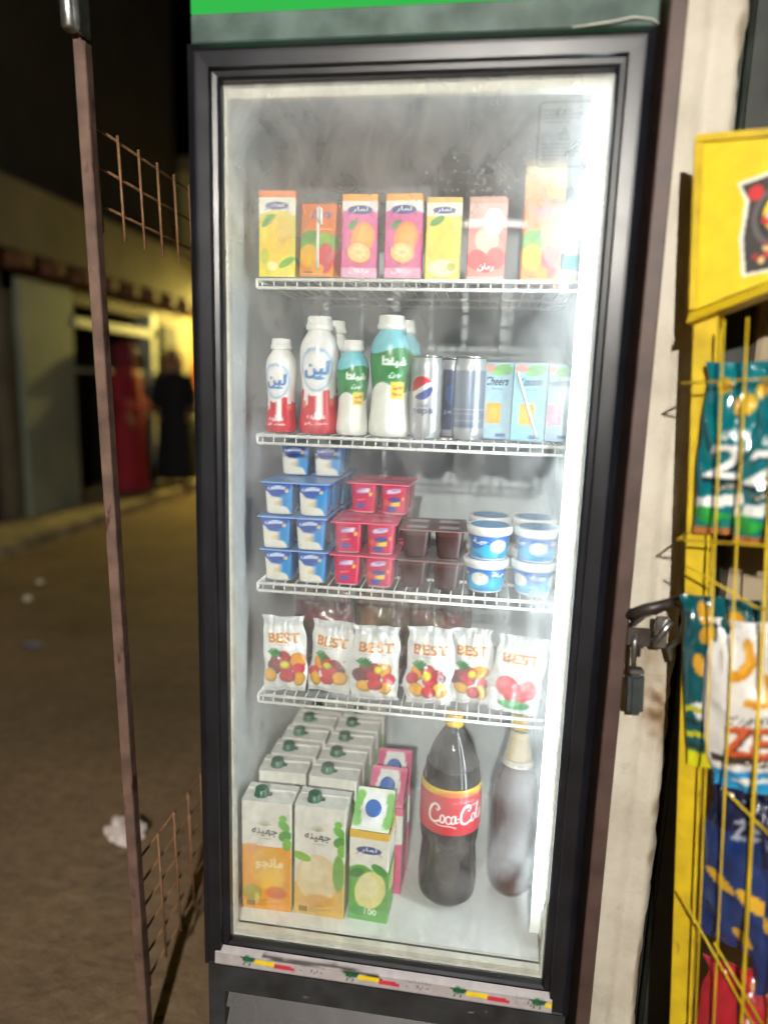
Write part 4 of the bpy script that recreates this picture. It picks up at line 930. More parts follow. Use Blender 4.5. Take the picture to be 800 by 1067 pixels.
pack('yogurt_pack', [pk2, pk1], (-.068, .250, Z3), 'pink yogurt pack behind the bottom of the pink stack', GP, .0605, .0575, 2, 2, M_PLASTIC, (200, 56, 92), 0, (232, 130, 150))
pack('yogurt_pack', [pk2, pk1], (-.066, .250, Z3+.0607), 'pink yogurt pack behind the middle of the pink stack', GP, .0605, .0575, 2, 2, M_PLASTIC, (200, 56, 92), 0, (232, 130, 150))
for k, lab in enumerate(('lower pack of dark brown dessert cups between pink cups and blue tubs', 'upper pack of dark brown dessert cups between pink cups and blue tubs')):
    pack('dessert_pack', [cho], (.0455+.004*k, .126+.006*k, Z3+k*.0557), lab, GC, .061, .053, 2, 2, M_PLASTIC, (110, 86, 86), R((-3, 2)[k]), (196, 190, 190), 'cup')

# ---- round blue and white tubs
TUB = [(.0300, 0), (.0325, .003), (.0365, .040), (.0375, .048)]
def cv_tub():
    c = Cv(210, 48, (28, 110, 196)); c.put((9+5*np.sin(c.X/9)-np.abs(c.Y-16))/2, (40, 176, 224)); hh = 26+12*np.sin(c.X/17+1); c.put((hh-c.Y-8)/2, (30, 170, 222), .6)
    for x in (18, 88, 158): c.ell(x, 26, 16, 12, (232, 234, 232), soft=2).ell(x+4, 34, 5, 3, (236, 200, 130), soft=2); c.text(ar('جبنة'), x+36, 34, 26, 11, (226, 238, 248), bold=.5)
    c.rect(0, 44, 210, 48, (232, 222, 180)).rect(0, 0, 210, 3, (236, 238, 238)); return c
tubm = wrap('tub', TUB, cv_tub(), 56, .0018)
def tub(loc, rotz, lab):
    t = empty('cream_tub', loc, (0, 0, rotz), lab, 'tub', 'blue and white tubs on the third shelf')
    link('tub_body', tubm, M_PLASTIC, t)
    g = MB(); g.lathe([(.0385, .0455), (.0412, .0465), (.0418, .054), (.0418, .0585), (.040, .0605), (.037, .0605), (.036, .0598)], 36, (236, 238, 236)); l = g.build('lid', M_PLASTIC, t)
    g = MB(); g.lathe([(.034, .0602), (.034, .0606)], 30, (70, 150, 210)); g.build('lid_print', M_PLASTIC, l); return t
t0 = tub((.1475, .166, Z3), R(10), 'lower blue and white tub of the stack beside the dark dessert cups')
for loc, rz, lab in (((.1505, .163, Z3+.0612), 60, 'upper blue and white tub of the stack beside the dark dessert cups'), ((.2345, .168, Z3), 100, 'lower blue and white tub at the right end of third shelf'), ((.2365, .166, Z3+.0612), 30, 'upper blue and white tub at the right end of third shelf'), ((.150, .262, Z3), 0, 'lower blue and white tub standing behind the left tub stack'), ((.152, .262, Z3+.0612), 45, 'upper blue and white tub standing behind the left tub stack'), ((.236, .264, Z3), 80, 'lower blue and white tub standing behind the right tub stack'), ((.237, .264, Z3+.0612), 10, 'upper blue and white tub standing behind the right tub stack')):
    copy_tree(t0, None, loc, (0, 0, R(rz)), lab)

# ---- film pouches and snack bags
def bag_mesh(name, w, h, t, cv, seed, nu=44, nv=64, crimp=.06, flare=.04, wr=.0022, backc=(200, 200, 200), bow=0, bottom_open=False):
    rs = np.random.RandomState(seed); o = rs.rand(8)*40
    U, V = np.meshgrid(np.linspace(0, 1, nu), np.linspace(0, 1, nv))
    prof = np.clip(np.sin(np.pi*np.clip((V-crimp*.4)/(1-crimp*1.2), 0, 1)), 0, 1)**.55
    tt = t/2*np.clip(np.sin(np.pi*U), 0, 1)**.75*prof
    pinch = 1-(.10*np.exp(-((V-1+crimp*1.6)/.10)**2)+.05*np.exp(-((V-crimp*.8)/.07)**2))
    wid = w*(pinch+flare*(np.exp(-((V-1)/.04)**2)))
    X = (U-.5)*wid+.004*(vnoise(V*5+o[0], V*0+o[1])-.5)*2*(np.abs(U-.5)*2)
    Z = V*h+(.07*w)*(vnoise(U*3+o[2], U*0+o[3])-.5)*np.clip((V-.8)/.2, 0, 1)-(.04*w)*(vnoise(U*3+o[4], U*0+3)-.5)*np.clip((.15-V)/.15, 0, 1)
    wrk = wr*((vnoise(U*4+V*7+o[5], V*5-U*4+o[6])-.5)*1.2+.8*(vnoise(U*14+o[7], V*5+o[1])-.5)*np.exp(-((V-.9)/.18)**2)*2+.6*(vnoise(U*12+o[2], V*6)-.5)*np.exp(-((V-.06)/.14)**2)*2)
    bowd = bow*((U-.5)**2*4)
    g = MB(); F_ = [(j*nu+i, j*nu+i+1, (j+1)*nu+i+1, (j+1)*nu+i) for j in range(nv-1) for i in range(nu-1)]
    ed = np.minimum(np.minimum(U, 1-U)*8, 1)
    g.add(np.stack([X, -tt-wrk*(.3+ed)+bowd, Z], -1).reshape(-1, 3), F_, cv.at(U, V).reshape(-1, 3), smooth=True)
    g.add(np.stack([X, tt-wrk*(.3+ed)+bowd+.0006, Z], -1).reshape(-1, 3), [f[::-1] for f in F_], backc, smooth=True)
    return g.mesh(name)
def serif(c, word, cx, cy, w, h, colr):
    c.text(word, cx, cy, w, h, colr, bold=.7); n = len(word); lw = w/n
    for k, ch in enumerate(word):
        x = cx-w/2+lw*(k+.5)
        if ch == 'T': c.rect(x-lw*.28, cy-h/2-.8, x+lw*.28, cy-h/2+1.2, colr)
        if ch in 'BE': c.rect(x-lw*.52, cy-h/2-.6, x-lw*.1, cy-h/2+1.2, colr).rect(x-lw*.52, cy+h/2-1.2, x-lw*.1, cy+h/2+.6, colr)
def cv_best(kind, seed):
    rs = np.random.RandomState(seed); c = Cv(88, 142, (226, 228, 226)); c.rect(0, 126, 88, 142, (206, 210, 212)); c.rect(0, 0, 88, 7, (206, 208, 208))
    serif(c, 'BEST', 45, 103, 62, 17, (206, 128, 44))
    c.text('Natural Juice', 44, 90, 38, 4, (150, 150, 140))
    if kind == 0:
        fr = [(20, 48, 15, 14, (110, 34, 52)), (66, 62, 16, 15, (238, 160, 46)), (46, 66, 13, 12, (196, 60, 60)), (70, 44, 13, 12, (214, 60, 80)), (30, 60, 12, 12, (150, 40, 54)), (44, 48, 14, 13, (206, 44, 62)), (24, 30, 15, 13, (240, 178, 50)), (66, 28, 13, 14, (240, 176, 46)), (46, 26, 14, 12, (204, 50, 58)), (50, 58, 9, 8, (226, 214, 50))]
        for x, y, a, b, k in fr:
            x, y = x+rs.randn()*3.2, y+rs.randn()*2.6; x = 88-x if seed % 2 else x; a, b = a*(.85+.3*rs.rand()), b*(.85+.3*rs.rand())
            c.ell(x, y, a, b, tuple(int(v*.75) for v in k), soft=1.5).ell(x-1.2, y+1.5, a*.82, b*.82, k, soft=5)
        for a in range(7): c.line([(26, 66), (26+16*math.cos(.5+a*.33), 66+16*math.sin(.5+a*.33))], 4, (38, 104+6*a, 58))
    else:
        c.ell(28, 50, 19, 20, (216, 34, 50), soft=2).ell(62, 46, 18, 19, (224, 60, 70), soft=2).ell(44, 32, 20, 14, (206, 28, 46), soft=3).ell(24, 56, 8, 8, (240, 110, 116), .8, soft=4).ell(58, 54, 8, 8, (246, 140, 140), .8, soft=4).ell(44, 16, 28, 9, (40, 140, 70), soft=2).ell(40, 19, 12, 4, (80, 180, 90), soft=2)
    return c.speck(5, .12)
Z4 = SHZ[3]+.0008
for k, (x, y, w, h, rz, ry, kind, lab) in enumerate((
        (-.221, .128, .084, .146, 4, -2, 0, 'white fruit drink pouch with folded corner, leftmost on fourth shelf'),
        (-.138, .138, .086, .140, -5, 3, 0, 'white fruit drink pouch, second from the left, slightly turned'),
        (-.046, .126, .092, .140, 2, 0, 0, 'white fruit drink pouch, third from the left on the fourth shelf'),
        (.052, .126, .088, .146, 3, 1, 0, 'white fruit drink pouch, fourth from the left, overlapping its right neighbour'),
        (.131, .146, .080, .142, -4, 0, 0, 'white fruit drink pouch, fifth from the left, half hidden by the fourth'),
        (.212, .126, .092, .142, -3, 4, 1, 'white pouch with two red strawberries and green leaf, rightmost on fourth shelf'))):
    me = bag_mesh('pouch_%d' % k, w, h, .034, cv_best(kind, k), 20+k, flare=.02, wr=.0046)
    o = single('drink_pouch', me, M_FILM, (x, y, Z4+.003), R(rz), lab, 'pouch', 'fruit drink pouches on the fourth shelf', R(ry)); o.rotation_euler.x = R(-6)
def cv_brown(seed):
    c = Cv(120, 130, (96, 76, 70)); rs = np.random.RandomState(seed)
    for k in range(26): c.ell(rs.rand()*120, rs.rand()*110, 12+rs.rand()*14, 8+rs.rand()*10, tuple(int(v*(.6+.6*rs.rand())) for v in (104, 78, 66)), .8, soft=3)
    c.rect(0, 104, 120, 130, (150, 146, 144), .6); return c
for k, (x, lab) in enumerate(((-.185, 'brown clear wrapped bag behind the two leftmost fruit pouches'), (-.055, 'brown clear wrapped bag behind the middle fruit pouches'), (.06, 'brown clear wrapped bag behind the fourth fruit pouch'))):
    single('brown_bag', bag_mesh('brown_bag_%d' % k, .13, .165, .07, cv_brown(k), 50+k, wr=.008), M_FILM, (x, .29, Z4+.004), R(6*k-5), lab, 'bag', 'brown bags at the back of the fourth shelf')

# ---- large cartons on the cooler floor
def cv_big(kind):
    c = Cv(100, 238, (232, 230, 222), 1.2)
    if kind == 0:
        c.rect(0, 0, 100, 142, (236, 160, 50)).put((142+5*np.sin(c.X/12)-c.Y)/4, (236, 160, 50)).ell(54, 92, 38, 46, (240, 178, 44), soft=8).ell(60, 70, 26, 30, (246, 196, 70), .8, soft=8).ell(70, 40, 22, 14, (206, 96, 50), .8, soft=6).ell(20, 36, 20, 18, (150, 160, 60), .8, soft=6).ell(30, 24, 5, 12, (240, 226, 170), .7, soft=3)
        c.text(ar('مانجو'), 56, 104, 56, 26, (252, 226, 170), bold=.9)
    else:
        c.rect(0, 0, 100, 70, (224, 178, 84)).ell(46, 84, 44, 52, (228, 206, 160), soft=3).ell(36, 100, 24, 26, (238, 222, 184), .8, soft=8).ell(14, 128, 20, 9, (130, 190, 50), rot=-.3).ell(90, 100, 12, 40, (110, 170, 50), soft=3).ell(50, 34, 30, 14, (214, 150, 60), .7, soft=6)
    gx = 86 if kind == 0 else 90
    c.ell(gx, 190, 14, 9, (96, 180, 50), rot=-.8).ell(gx+2, 168, 14, 11, (70, 150, 44), rot=.5).ell(gx-2, 206, 8, 7, (110, 196, 60)).ell(gx+6, 150, 9, 14, (120, 180, 60))
    for a in range(7): c.line([(46, 186), (46+14*math.cos(.4+a*.39), 186+12*math.sin(.4+a*.39))], 2, (170, 172, 140))
    for k in range(5): c.rect(30, 8+k*3.2, 30+18+14*((k*7) % 3), 9.2+k*3.2, (120, 96, 60), .7)
    for k in range(12): c.rect(8+k*1.5, 6, 8.6+k*1.5+.4*(k % 3), 18, (60, 50, 44), .8)
    c.text(ar('جهينه'), 46, 172, 52, 17, (78, 82, 84), bold=.5).text('PURE', 48, 158, 22, 4, (130, 134, 130)); return c.speck(5, .08)
def cv_bigside():
    c = Cv(70, 238, (230, 228, 220), 1.0); c.rect(0, 0, 70, 120, (208, 190, 110)).ell(40, 150, 22, 28, (110, 176, 60), soft=3); return c
bs = cv_bigside(); Z5 = LZ0+.0008
GL = 'large juice cartons on the cooler floor'
def bigcap(parent, x, y, z, c, r=.0125):
    g = MB(); g.lathe([(r*1.15, 0), (r*1.15, .003), (r, .0035), (r, .013), (r*.85, .0145)], 22, c); g.box(x*0+r*.9, r*1.6, -.004, .004, .0005, .003, c); o = g.build('cap', M_PLASTIC, parent, (x, y, z)); return o
def bigcarton(kind, nm, loc, rotz, lab):
    t = empty('juice_carton', loc, (0, 0, rotz), lab, 'carton', GL)
    link('carton', carton_mesh(nm, .0985, .062, .230, cv_big(kind), bs, (234, 232, 226), .0016), M_PAPER, t); bigcap(t, -.016, .024, .2303, (22, 92, 66)); return t
A = bigcarton(0, 'carton_big_mango', (-.2375, .062, Z5), R(1), 'large orange mango carton with green cap at the front left of cooler floor')
B = bigcarton(1, 'carton_big_guava', (-.1345, .064, Z5), R(-1), 'large cream guava carton with green cap, front, beside the mango carton')
for i in range(5):
    copy_tree(A, None, (-.238+.004*i, .168+.0685*i, Z5), (0, 0, R(2-i)), ['large green capped carton directly behind the orange mango carton', 'third green capped carton from the front in the left column', 'fourth green capped carton from the front in the left column', 'fifth green capped carton from the front in the left column', 'rearmost green capped carton of the left column'][i])
    copy_tree(B, None, (-.133+.004*i, .165+.0685*i, Z5), (0, 0, R(i-2)), ['large green capped carton directly behind the cream guava carton', 'third green capped carton from the front in the right column', 'fourth green capped carton from the front in the right column', 'fifth green capped carton from the front in the right column', 'rearmost green capped carton of the right column'][i])
def cv_slim(pink):
    c = Cv(76, 190, (236, 236, 226), 1.3)
    if not pink:
        c.put((112+8*np.sin(c.X/14)-c.Y)/4, (90, 170, 60)).ell(42, 66, 30, 42, (232, 226, 150), rot=-.3, soft=3).ell(38, 74, 20, 26, (240, 234, 186), .8, soft=6).ell(14, 100, 16, 9, (50, 130, 50), rot=.4).ell(60, 112, 18, 9, (60, 150, 54), rot=-.5).rect(0, 0, 76, 26, (100, 180, 90)).ell(20, 20, 20, 10, (70, 160, 80), soft=3).text('100', 44, 20, 24, 12, (236, 246, 230), bold=.4)
    else: c.put((120+8*np.sin(c.X/14)-c.Y)/4, (212, 80, 130)).ell(40, 70, 28, 40, (190, 40, 70), soft=4)
    c.rect(0, 174, 76, 190, (238, 190, 50) if not pink else (226, 110, 150)); banner(c, 38, 150, 50, 16); return c.speck(5, .1)
def cv_roof(pink):
    c = Cv(76, 80, (226, 236, 216) if not pink else (230, 130, 160)); k = (120, 190, 90) if not pink else (214, 90, 136)
    c.ell(8, 40, 18, 34, k, soft=3).ell(70, 40, 16, 34, k, soft=3).poly([(20, 8), (58, 8), (66, 40), (58, 74), (20, 74), (12, 40)], (238, 240, 238)); return c
def slim(pink, loc, rz, lab):
    t = empty('juice_carton', loc, (0, 0, R(rz)), lab, 'carton', GL)
    link('carton', carton_mesh('slim_pink' if pink else 'slim_green', .076, .066, .190, cv_slim(pink), None, (236, 236, 230), .0016, slant=.050, slant_cv=cv_roof(pink)), M_PAPER, t)
    a = math.atan2(.050, .066); g = MB(); g.lathe([(.0155, 0), (.0155, .004), (.0138, .0045), (.0138, .012), (.0125, .0135)], 24, (42, 104, 190)); g.build('cap', M_PLASTIC, t, (0, .0325, .2155), (a, 0, 0)); return t
slim(False, (-.040, .068, Z5), -3, 'slant topped green guava carton with blue cap at front of cooler floor')
slim(True, (-.024, .150, Z5), -2, 'slant topped pink carton with blue cap behind the green guava carton')
slim(True, (-.018, .222, Z5), 2, 'slant topped pink carton with blue cap, farther back of the two')

# ---- big bottles
def script_word(c, cx, cy, w, h, colr):
    """flowing red-label script, drawn stroke by stroke; unit box 0..10 by 0..3"""
    def bz(p, n=14):
        p = np.array(p, float); t = np.linspace(0, 1, n)[:, None]
        return ((1-t)**3*p[0]+3*(1-t)**2*t*p[1]+3*(1-t)*t*t*p[2]+t**3*p[3]).tolist()
    S = []
    for x0 in (0.2, 5.2):                                    # two capital C
        S.append((bz([(x0+1.75, 2.35), (x0+1.5, 3.1), (x0+.5, 2.9), (x0+.15, 1.7)])+bz([(x0+.15, 1.7), (x0-.15, .6), (x0+.7, .1), (x0+1.75, .75)]), .42))
        S.append((bz([(x0+1.75, 2.35), (x0+1.7, 2.0), (x0+1.4, 1.9), (x0+1.3, 2.2)]), .2))
    def o_(x): S.append((bz([(x, .55), (x-.35, 1.0), (x-.05, 1.65), (x+.3, 1.55)])+bz([(x+.3, 1.55), (x+.75, 1.3), (x+.5, .45), (x, .55)]), .28))
    def c_(x): S.append((bz([(x+.55, 1.35), (x+.3, 1.7), (x-.25, 1.4), (x-.1, .85)])+bz([(x-.1, .85), (x+.0, .4), (x+.45, .45), (x+.7, .75)]), .28))
    def a_(x): o_(x); S.append((bz([(x+.55, 1.55), (x+.4, 1.0), (x+.45, .5), (x+.85, .75)]), .28))
    o_(2.3); c_(3.15); a_(4.0); S.append(([(4.85, 1.2), (5.2, 1.2)], .25))
    o_(7.3); S.append((bz([(8.1, .9), (8.7, 2.2), (8.6, 3.0), (8.3, 2.7)])+bz([(8.3, 2.7), (8.0, 2.0), (8.1, .3), (8.6, .65)]), .28)); a_(9.0)
    S.append((bz([(1.0, .45), (2.0, -.2), (3.2, .5), (4.6, .0)]), .2)); S.append((bz([(6.2, 2.5), (7.2, 2.9), (7.8, 2.5), (8.4, 2.75)]), .2))
    for p, wd in S: c.line([(cx-w/2+a*w/10, cy-h/2+b*h/3) for a, b in p], wd*.68*h/3, colr)
def cv_cokelabel():
    c = Cv(364, 96, (206, 30, 48), 1.6); c.rect(0, 82, 364, 96, (240, 204, 24)); c.put((.0014*(c.X-182)**2*0+82-c.Y)*0, (0, 0, 0)).ell(182, 60, 60, 34, (216, 44, 62), .5, soft=12)
    c.text(ar('كوكاكولا'), 50, 44, 80, 36, (244, 232, 232), bold=1).text(ar('كوكاكولا'), 330, 44, 60, 36, (244, 232, 232), bold=1)
    script_word(c, 186, 42, 122, 50, (248, 240, 240)); c.text('ORIGINAL TASTE', 196, 72, 44, 5, (240, 190, 190)); return c
def label_mesh(name, r, z0, z1, cv, n=220, m=60):
    us = np.arange(n)/n; th = -math.pi/2+(us-.5)*2*math.pi; zs = np.linspace(z0, z1, m); g = MB(); V = []; C = []
    for z in zs:
        rr = r(z); V += [(rr*math.cos(a), rr*math.sin(a), z) for a in th]; C.append(cv.at(us, np.full(n, (z-z0)/(z1-z0))))
    g.add(V, [(i*n+j, i*n+(j+1) % n, (i+1)*n+(j+1) % n, (i+1)*n+j) for i in range(m-1) for j in range(n)], np.concatenate(C), smooth=True); return g.mesh(name)
def smooth_prof(prof, n=60):
    p = np.array(prof); z = np.linspace(p[0, 1], p[-1, 1], n); r = np.interp(z, p[:, 1], p[:, 0]); r = np.convolve(np.pad(r, 2, 'edge'), np.ones(5)/5, 'valid')
    return list(zip(r, z))
bot = empty('cola_bottle', (.105, .172, Z5), (0, 0, R(14)), 'large dark cola bottle with red label and yellow cap on the cooler floor', 'bottle')
prof = [(.034, 0), (.050, .004), (.058, .022), (.0585, .060), (.0545, .110), (.0530, .125), (.0575, .150), (.0590, .175), (.0590, .245), (.0575, .265), (.050, .305)]
g = MB(); g.lathe(smooth_prof(prof), 48); bb = g.build('cola_body', M_COLA, bot)
g = MB(); g.lathe(smooth_prof([(.050, .305), (.040, .338), (.026, .365), (.0165, .380), (.0155, .388)], 24), 40, cap=False); g.build('clear_neck', M_NECK, bot)
g = MB(); g.lathe([(.0175, .384), (.0175, .389), (.0165, .390), (.0165, .4075), (.015, .4085)], 26, (240, 196, 10)); cp = g.build('cap', M_PLASTIC, bot)
link('label', label_mesh('cola_label', lambda z: float(np.interp(z, [p[1] for p in prof], [p[0] for p in prof]))+.0012, .176, .272, cv_cokelabel()), M_PLASTIC, bot)
bot2 = empty('cola_bottle', (.2335, .215, Z5), (0, 0, R(-20)), 'brown drink bottle with gold neck label and yellow cap, right of the red labelled bottle', 'bottle')
g = MB(); g.lathe(smooth_prof([(.028, 0), (.040, .004), (.0475, .022), (.048, .06), (.045, .11), (.0475, .15), (.0480, .20), (.0455, .235), (.036, .275), (.026, .305)]), 44); g.build('drink_body', M_COLA2, bot2)
c = Cv(150, 90, (206, 186, 120)); c.rect(0, 0, 150, 14, (226, 222, 204))
for y in range(4): c.rect(0, 24+y*15, 150, 27+y*15, (180, 150, 84))
for x in range(0, 150, 12): c.rect(x, 4, x+7, 9, (160, 150, 130))
g = MB(); g.lathe(smooth_prof([(.026, .305), (.0195, .34), (.0165, .372)], 16), 36, (150, 140, 120), cap=False); g.build('clear_neck', M_NECK, bot2)
link('neck_label', label_mesh('neck_label', lambda z: float(np.interp(z, [.285, .305, .34, .366], [.0335, .0268, .0205, .0178])), .292, .364, c, 60, 30), M_PLASTIC, bot2)
g = MB(); g.lathe([(.0175, .370), (.0175, .374), (.0165, .375), (.0165, .392), (.015, .393)], 24, (236, 200, 30)); g.build('cap', M_PLASTIC, bot2)

bot.scale = (1, 1, .962); bot2.scale = (1, 1, .958)

# =================================================================== YELLOW SNACK RACK
rack = empty('snack_rack', label='yellow wire snack rack with printed header sign leaning by the plaster pillar', cat='snack rack')
# local x: along the face, local y: into the rack, local z: up; turned to the left and leaning a little
ra, rb_ = R(28), R(4)
rd = Vector((math.cos(ra), -math.sin(ra), 0)); rn = Vector((math.sin(ra), math.cos(ra), 0)); up = Vector((0, 0, 1))
rx_ = rd*math.cos(rb_)+up*math.sin(rb_); rz_ = up*math.cos(rb_)-rd*math.sin(rb_); ro = Vector((.42, -.085, 0))+rd*.080
rack_m = Matrix(((rx_.x, rn.x, rz_.x, ro.x), (rx_.y, rn.y, rz_.y, ro.y), (rx_.z, rn.z, rz_.z, ro.z), (0, 0, 0, 1)))
rack.matrix_world = rack_m
def rpart(name, g, m, parent=None): return g.build(name, m, parent or rack)
RW = .46
g = MB(); g.cbox(.0, .031, .0, .018, .002, 1.690, .0015); rpart('post', g, M_YELLOW)
g = MB(); g.cbox(RW-.03, RW, .0, .018, -.03, 1.690, .0015); rpart('post', g, M_YELLOW)
for x in (.004, RW-.025):
    g = MB(); g.cbox(x, x+.02, .060, .075, .0 if x < .1 else -.03, 1.5, .0015); rpart('rear_post', g, M_YELLOW)
    g = MB(); g.cbox(x+.002, x+.018, .0185, .0595, 1.46, 1.478, .0015); rpart('side_bar', g, M_YELLOW)
zbot = lambda X: 1.4815+.30*np.minimum(X, .16)-.30*np.maximum(np.asarray(X)-.30, 0)
g = MB(); xs = np.linspace(-.004, RW+.004, 24); V = []
for x in xs: V += [(x, -.004, zbot(x)), (x, -.020, zbot(x)-.015), (x, .020, zbot(x)-.017), (x, .020, zbot(x))]
g.add(V, [(4*i+a, 4*i+(a+1) % 4, 4*i+4+(a+1) % 4, 4*i+4+a) for i in range(23) for a in range(4)]+[(3, 2, 1, 0), (92, 93, 94, 95)]); rpart('header_ledge', g, M_YELLOW)
cv = Cv(460, 250, (226, 198, 6), 1.0)      # printed sign: yellow sheet with dark snack bag pictures
for ox in (62, 190, 318):
    cv.poly([(ox-4, 36), (ox+92, 44), (ox+98, 172), (ox-14, 152), (ox-4, 128), (ox-9, 84)], (236, 232, 214)).poly([(ox, 40), (ox+88, 48), (ox+93, 167), (ox-9, 148), (ox+1, 128), (ox-4, 84)], (54, 48, 48))
    cv.ell(ox+46, 104, 42, 42, (92, 86, 86)).ell(ox+46, 104, 35, 35, (40, 36, 38)).ell(ox+46, 108, 29, 27, (240, 204, 20)).poly([(ox+14, 100), (ox+28, 118), (ox+62, 122), (ox+78, 112), (ox+60, 98), (ox+30, 92)], (206, 30, 40)).text("Lay's", ox+46, 108, 46, 18, (246, 246, 246), shear=.2, bold=.8)
    cv.ell(ox+8, 136, 9, 9, (200, 40, 44)).line([(ox+24, 146), (ox+60, 154)], 4, (200, 40, 44))
    for k in range(26): cv.ell(ox+6+rng.rand()*76, 52+rng.rand()*22, 2+rng.rand()*4, 2+rng.rand()*3, [(196, 50, 40), (220, 190, 120), (150, 40, 36)][k % 3])
cv.speck(5, .05)
nu, nv = 320, 120
U, T = np.meshgrid(np.linspace(0, 1, nu), np.linspace(0, 1, nv))
X = U*RW; zt = 1.694-.16*np.minimum(X, .12)+.16*np.maximum(X-.34, 0); zb = zbot(X)+.001; Zq = zb+T*(zt-zb)
g = MB(); F_ = [(j*nu+i, j*nu+i+1, (j+1)*nu+i+1, (j+1)*nu+i) for j in range(nv-1) for i in range(nu-1)]
g.add(np.stack([X, np.full_like(X, -.006), Zq], -1).reshape(-1, 3), F_, cv.at(U, np.clip((Zq-1.4815)/.25, 0, 1)).reshape(-1, 3)); rpart('sign_board', g, M_FLAT)
g = MB(); V = []
xs = np.linspace(-.003, RW+.003, 24)
for x in xs:
    z = 1.694-.16*min(max(x, 0), .12)+.16*max(x-.34, 0); V += [(x, -.011, z-.001), (x, -.011, z+.008), (x, -.001, z+.008), (x, -.001, z-.001)]
g.add(V, [(4*i+a, 4*i+(a+1) % 4, 4*i+4+(a+1) % 4, 4*i+4+a) for i in range(23) for a in range(4)]); rpart('sign_edge', g, M_YELLOW)
g = MB(); g.cbox(-.004, .007, -.011, -.0065, 1.4825, 1.692, .0015); rpart('sign_edge', g, M_YELLOW)
def rw(p, q_, r=.0016):
    g = MB(); g.tube([p, q_], r, 6); return g.build('wire', M_YELLOW, rack)
for k, p in enumerate(.014+q_ for q_ in (.0355, .058, .0925, .1265, .160, .194, .228, .262, .296, .330, .364, .398)): rw((p-.003, -.050, .03), (p+(.002 if k % 3 else -.002), -.050, 1.462), .0026 if k == 2 else .0015)
for z in (1.386, 1.18): rw((.0, -.0528, z), (RW, -.0528, z+.004), .0016); rw((.002, -.0528, z), (.002, .0, z), .0016)
for a, b in (((.002, 1.146), (.088, 1.100)), ((.088, 1.100), (RW, 1.09)), ((.013, .663), (.126, .486)), ((.126, .486), (RW, .47)), ((.062, .842), (.119, .795)), ((.119, .795), (RW, .785)), ((.055, .614), (.126, .510)), ((.126, .510), (RW, .50))):
    rw((a[0]+.012, -.0535, a[1]), (b[0]+(.012 if b[0] < .4 else 0), -.0535, b[1]), .0016)
for z in (1.165, .835, .585, .36):
    for yy in (.022, .048): rw((.02, yy, z), (RW-.01, yy, z), .0016)

# snack bags inside the rack
def loc_rack(x, y, z): return Vector((x, y, z))
def snack(nm, w, h, t, cv, seed, x, y, z, rot, lab, **kw):
    me = bag_mesh(nm, w, h, t, cv, seed, wr=.0062, **kw)
    o = link('snack_bag', me, M_FILM); Mx = rack_m @ Matrix.Translation(Vector((x+.013, y, z)))
    o.matrix_world = Mx @ Matrix.Rotation(R(rot[2]), 4, 'Z') @ Matrix.Rotation(R(rot[1]), 4, 'Y') @ Matrix.Rotation(R(rot[0]), 4, 'X')
    return tag(o, lab, 'snack bag', 'snack bags in the yellow rack')
def cv_teal():
    c = Cv(100, 210, (10, 112, 122)); c.ell(60, 160, 16, 13, (222, 178, 60), rot=.4).ell(28, 182, 12, 9, (206, 160, 60)).ell(84, 176, 12, 10, (222, 178, 60))
    c.text(ar('شيبس'), 56, 128, 40, 18, (236, 240, 238), bold=.8, shear=.2).text('2', 44, 90, 50, 42, (16, 50, 56), bold=2.6, shear=.3).text('2', 41, 92, 48, 40, (244, 246, 244), bold=1.2, shear=.3)
    c.poly([(0, 44), (100, 60), (100, 46), (0, 30)], (236, 238, 236)).text(ar('شيبسي'), 58, 62, 60, 16, (30, 36, 40), bold=1.5).text(ar('شيبسي'), 58, 62, 60, 16, (236, 230, 210), bold=.3)
    c.put((32+4*np.sin(c.X/10)-c.Y)/2, (44, 164, 70)).put((18+5*np.sin(c.X/8+2)-c.Y)/2, (16, 120, 110)).rect(0, 0, 100, 8, (176, 110, 60)); return c.speck(6, .1)
def cv_dteal():
    c = Cv(110, 190, (12, 84, 92))
    for x, y in ((30, 172), (74, 168), (36, 150), (26, 116), (90, 140)): c.ell(x, y, 13, 9, (214, 160, 50), rot=.8*x)
    c.text(ar('شيبس'), 60, 96, 50, 20, (226, 230, 226), bold=1).poly([(10, 70), (40, 80), (36, 66), (60, 74), (56, 54), (20, 50)], (230, 232, 230))
    for k in range(4): c.poly([(0, 18+k*14), (110, 30+k*14), (110, 36+k*14), (0, 24+k*14)], [(30, 60, 60), (200, 200, 40)][k % 2])
    c.rect(0, 0, 110, 18, (210, 210, 30)); return c.speck(6, .1)
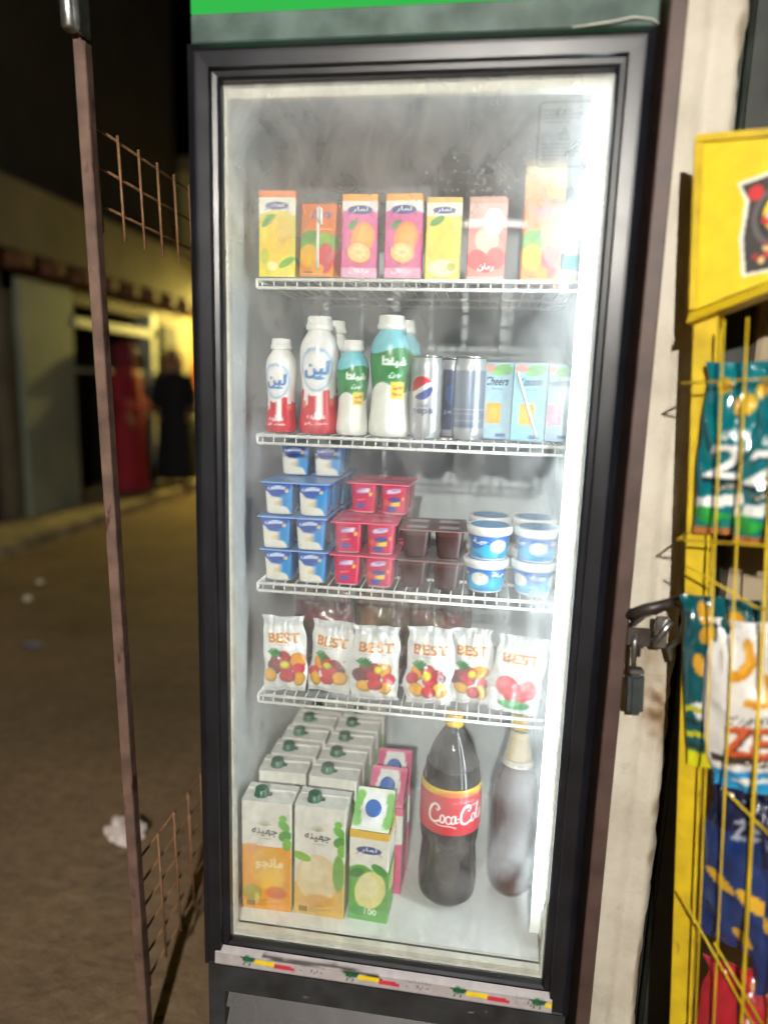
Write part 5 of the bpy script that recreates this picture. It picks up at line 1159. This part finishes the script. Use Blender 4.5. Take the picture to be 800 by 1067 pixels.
def cv_zwhite():
    c = Cv(150, 215, (232, 230, 226))
    def curl(x, y, s=1, m=1):
        c.line([(x, y+28*s), (x+m*2, y+6*s), (x-m*8*s, y-6*s), (x-m*18*s, y-10*s)], 12*s, (206, 140, 34)); c.line([(x-1, y+28*s), (x+m*1, y+8*s), (x-m*9*s, y-4*s)], 6*s, (236, 176, 60))
    curl(62, 158, 1.1); curl(104, 150, .8, -1); c.line([(86, 120), (58, 118)], 10, (224, 160, 44)); curl(84, 126, .9); c.line([(112, 156), (146, 154)], 10, (222, 158, 44)); curl(128, 124, .8)
    c.text('Gigantic', 76, 98, 78, 15, (40, 40, 44), bold=.9, rot=.22).text('Gigantic', 76, 98, 78, 15, (238, 236, 232), bold=.1, rot=.22)
    c.text('ZERO', 88, 70, 118, 36, (60, 30, 28), bold=2.4, shear=.25, rot=.1).text('ZERO', 87, 71, 118, 36, (204, 92, 50), bold=1.2, shear=.25, rot=.1)
    c.poly([(6, 42), (150, 56), (150, 44), (6, 32)], (70, 56, 50)).text(ar('شيبسي'), 84, 45, 64, 15, (240, 236, 228), bold=.8, rot=.1)
    c.poly([(0, 22), (150, 40), (150, 28), (60, 20), (0, 12)], (40, 140, 200)).put((14-c.Y+3*np.sin(c.X/9))/2, (40, 150, 206)); return c.speck(5, .1)
def cv_blue():
    c = Cv(130, 230, (30, 52, 104)); c.rect(0, 170, 130, 230, (26, 34, 66)); c.text('ZE', 60, 180, 40, 24, (150, 156, 172), bold=1, shear=.3, rot=.3)
    c.ell(30, 96, 26, 8, (214, 168, 50), rot=-.3).ell(86, 84, 32, 11, (220, 172, 50), rot=-.4).ell(70, 24, 18, 8, (210, 160, 46), rot=-.6); return c.speck(8, .06)
def cv_red():
    c = Cv(180, 220, (170, 34, 46)); c.ell(80, 196, 30, 12, (150, 30, 36), rot=.2).ell(70, 202, 14, 6, (206, 150, 70)).text('Snacks', 90, 150, 60, 20, (236, 224, 224), bold=.3, shear=.3).ell(100, 110, 30, 26, (220, 120, 50)).ell(96, 104, 14, 12, (236, 170, 90)); return c.speck(6, .06)
tealc = cv_teal()
snack('teal_bag_a', .092, .225, .034, tealc, 61, .046, -.020, 1.185, (0, 2, -6), 'teal snack bag nearest the rack post on the upper tier')
snack('teal_bag_b', .092, .232, .034, tealc, 62, .094, -.030, 1.175, (0, 2, -4), 'teal snack bag in the middle of the upper tier, in front')
snack('teal_bag_c', .092, .230, .034, tealc, 63, .162, -.020, 1.175, (0, 3, 4), 'teal snack bag farthest from the rack post on the upper tier')
snack('dark_teal_bag', .110, .250, .028, cv_dteal(), 64, .054, -.016, .850, (0, -3, -4), 'dark teal snack bag with yellow corners behind the white bag')
snack('white_bag', .155, .235, .044, cv_zwhite(), 65, .112, -.028, .842, (0, -6, -3), 'white snack bag with orange curls and red lettering on the middle tier')
snack('white_bag_b', .150, .22, .036, cv_zwhite(), 66, .225, -.018, .755, (0, -12, 4), 'white and blue snack bag lower down at the right edge of the rack')
snack('blue_bag_a', .115, .240, .042, cv_blue(), 67, .080, -.022, .595, (0, 3, -3), 'blue snack bag with yellow chips nearest the rack post on lower tier')
snack('blue_bag_b', .130, .270, .042, cv_blue(), 68, .168, -.026, .545, (0, -5, 3), 'blue snack bag farther from the rack post on the lower tier')
snack('red_bag', .19, .20, .044, cv_red(), 69, .120, -.023, .362, (0, 3, 0), 'red snack bag on the bottom tier of the yellow rack')
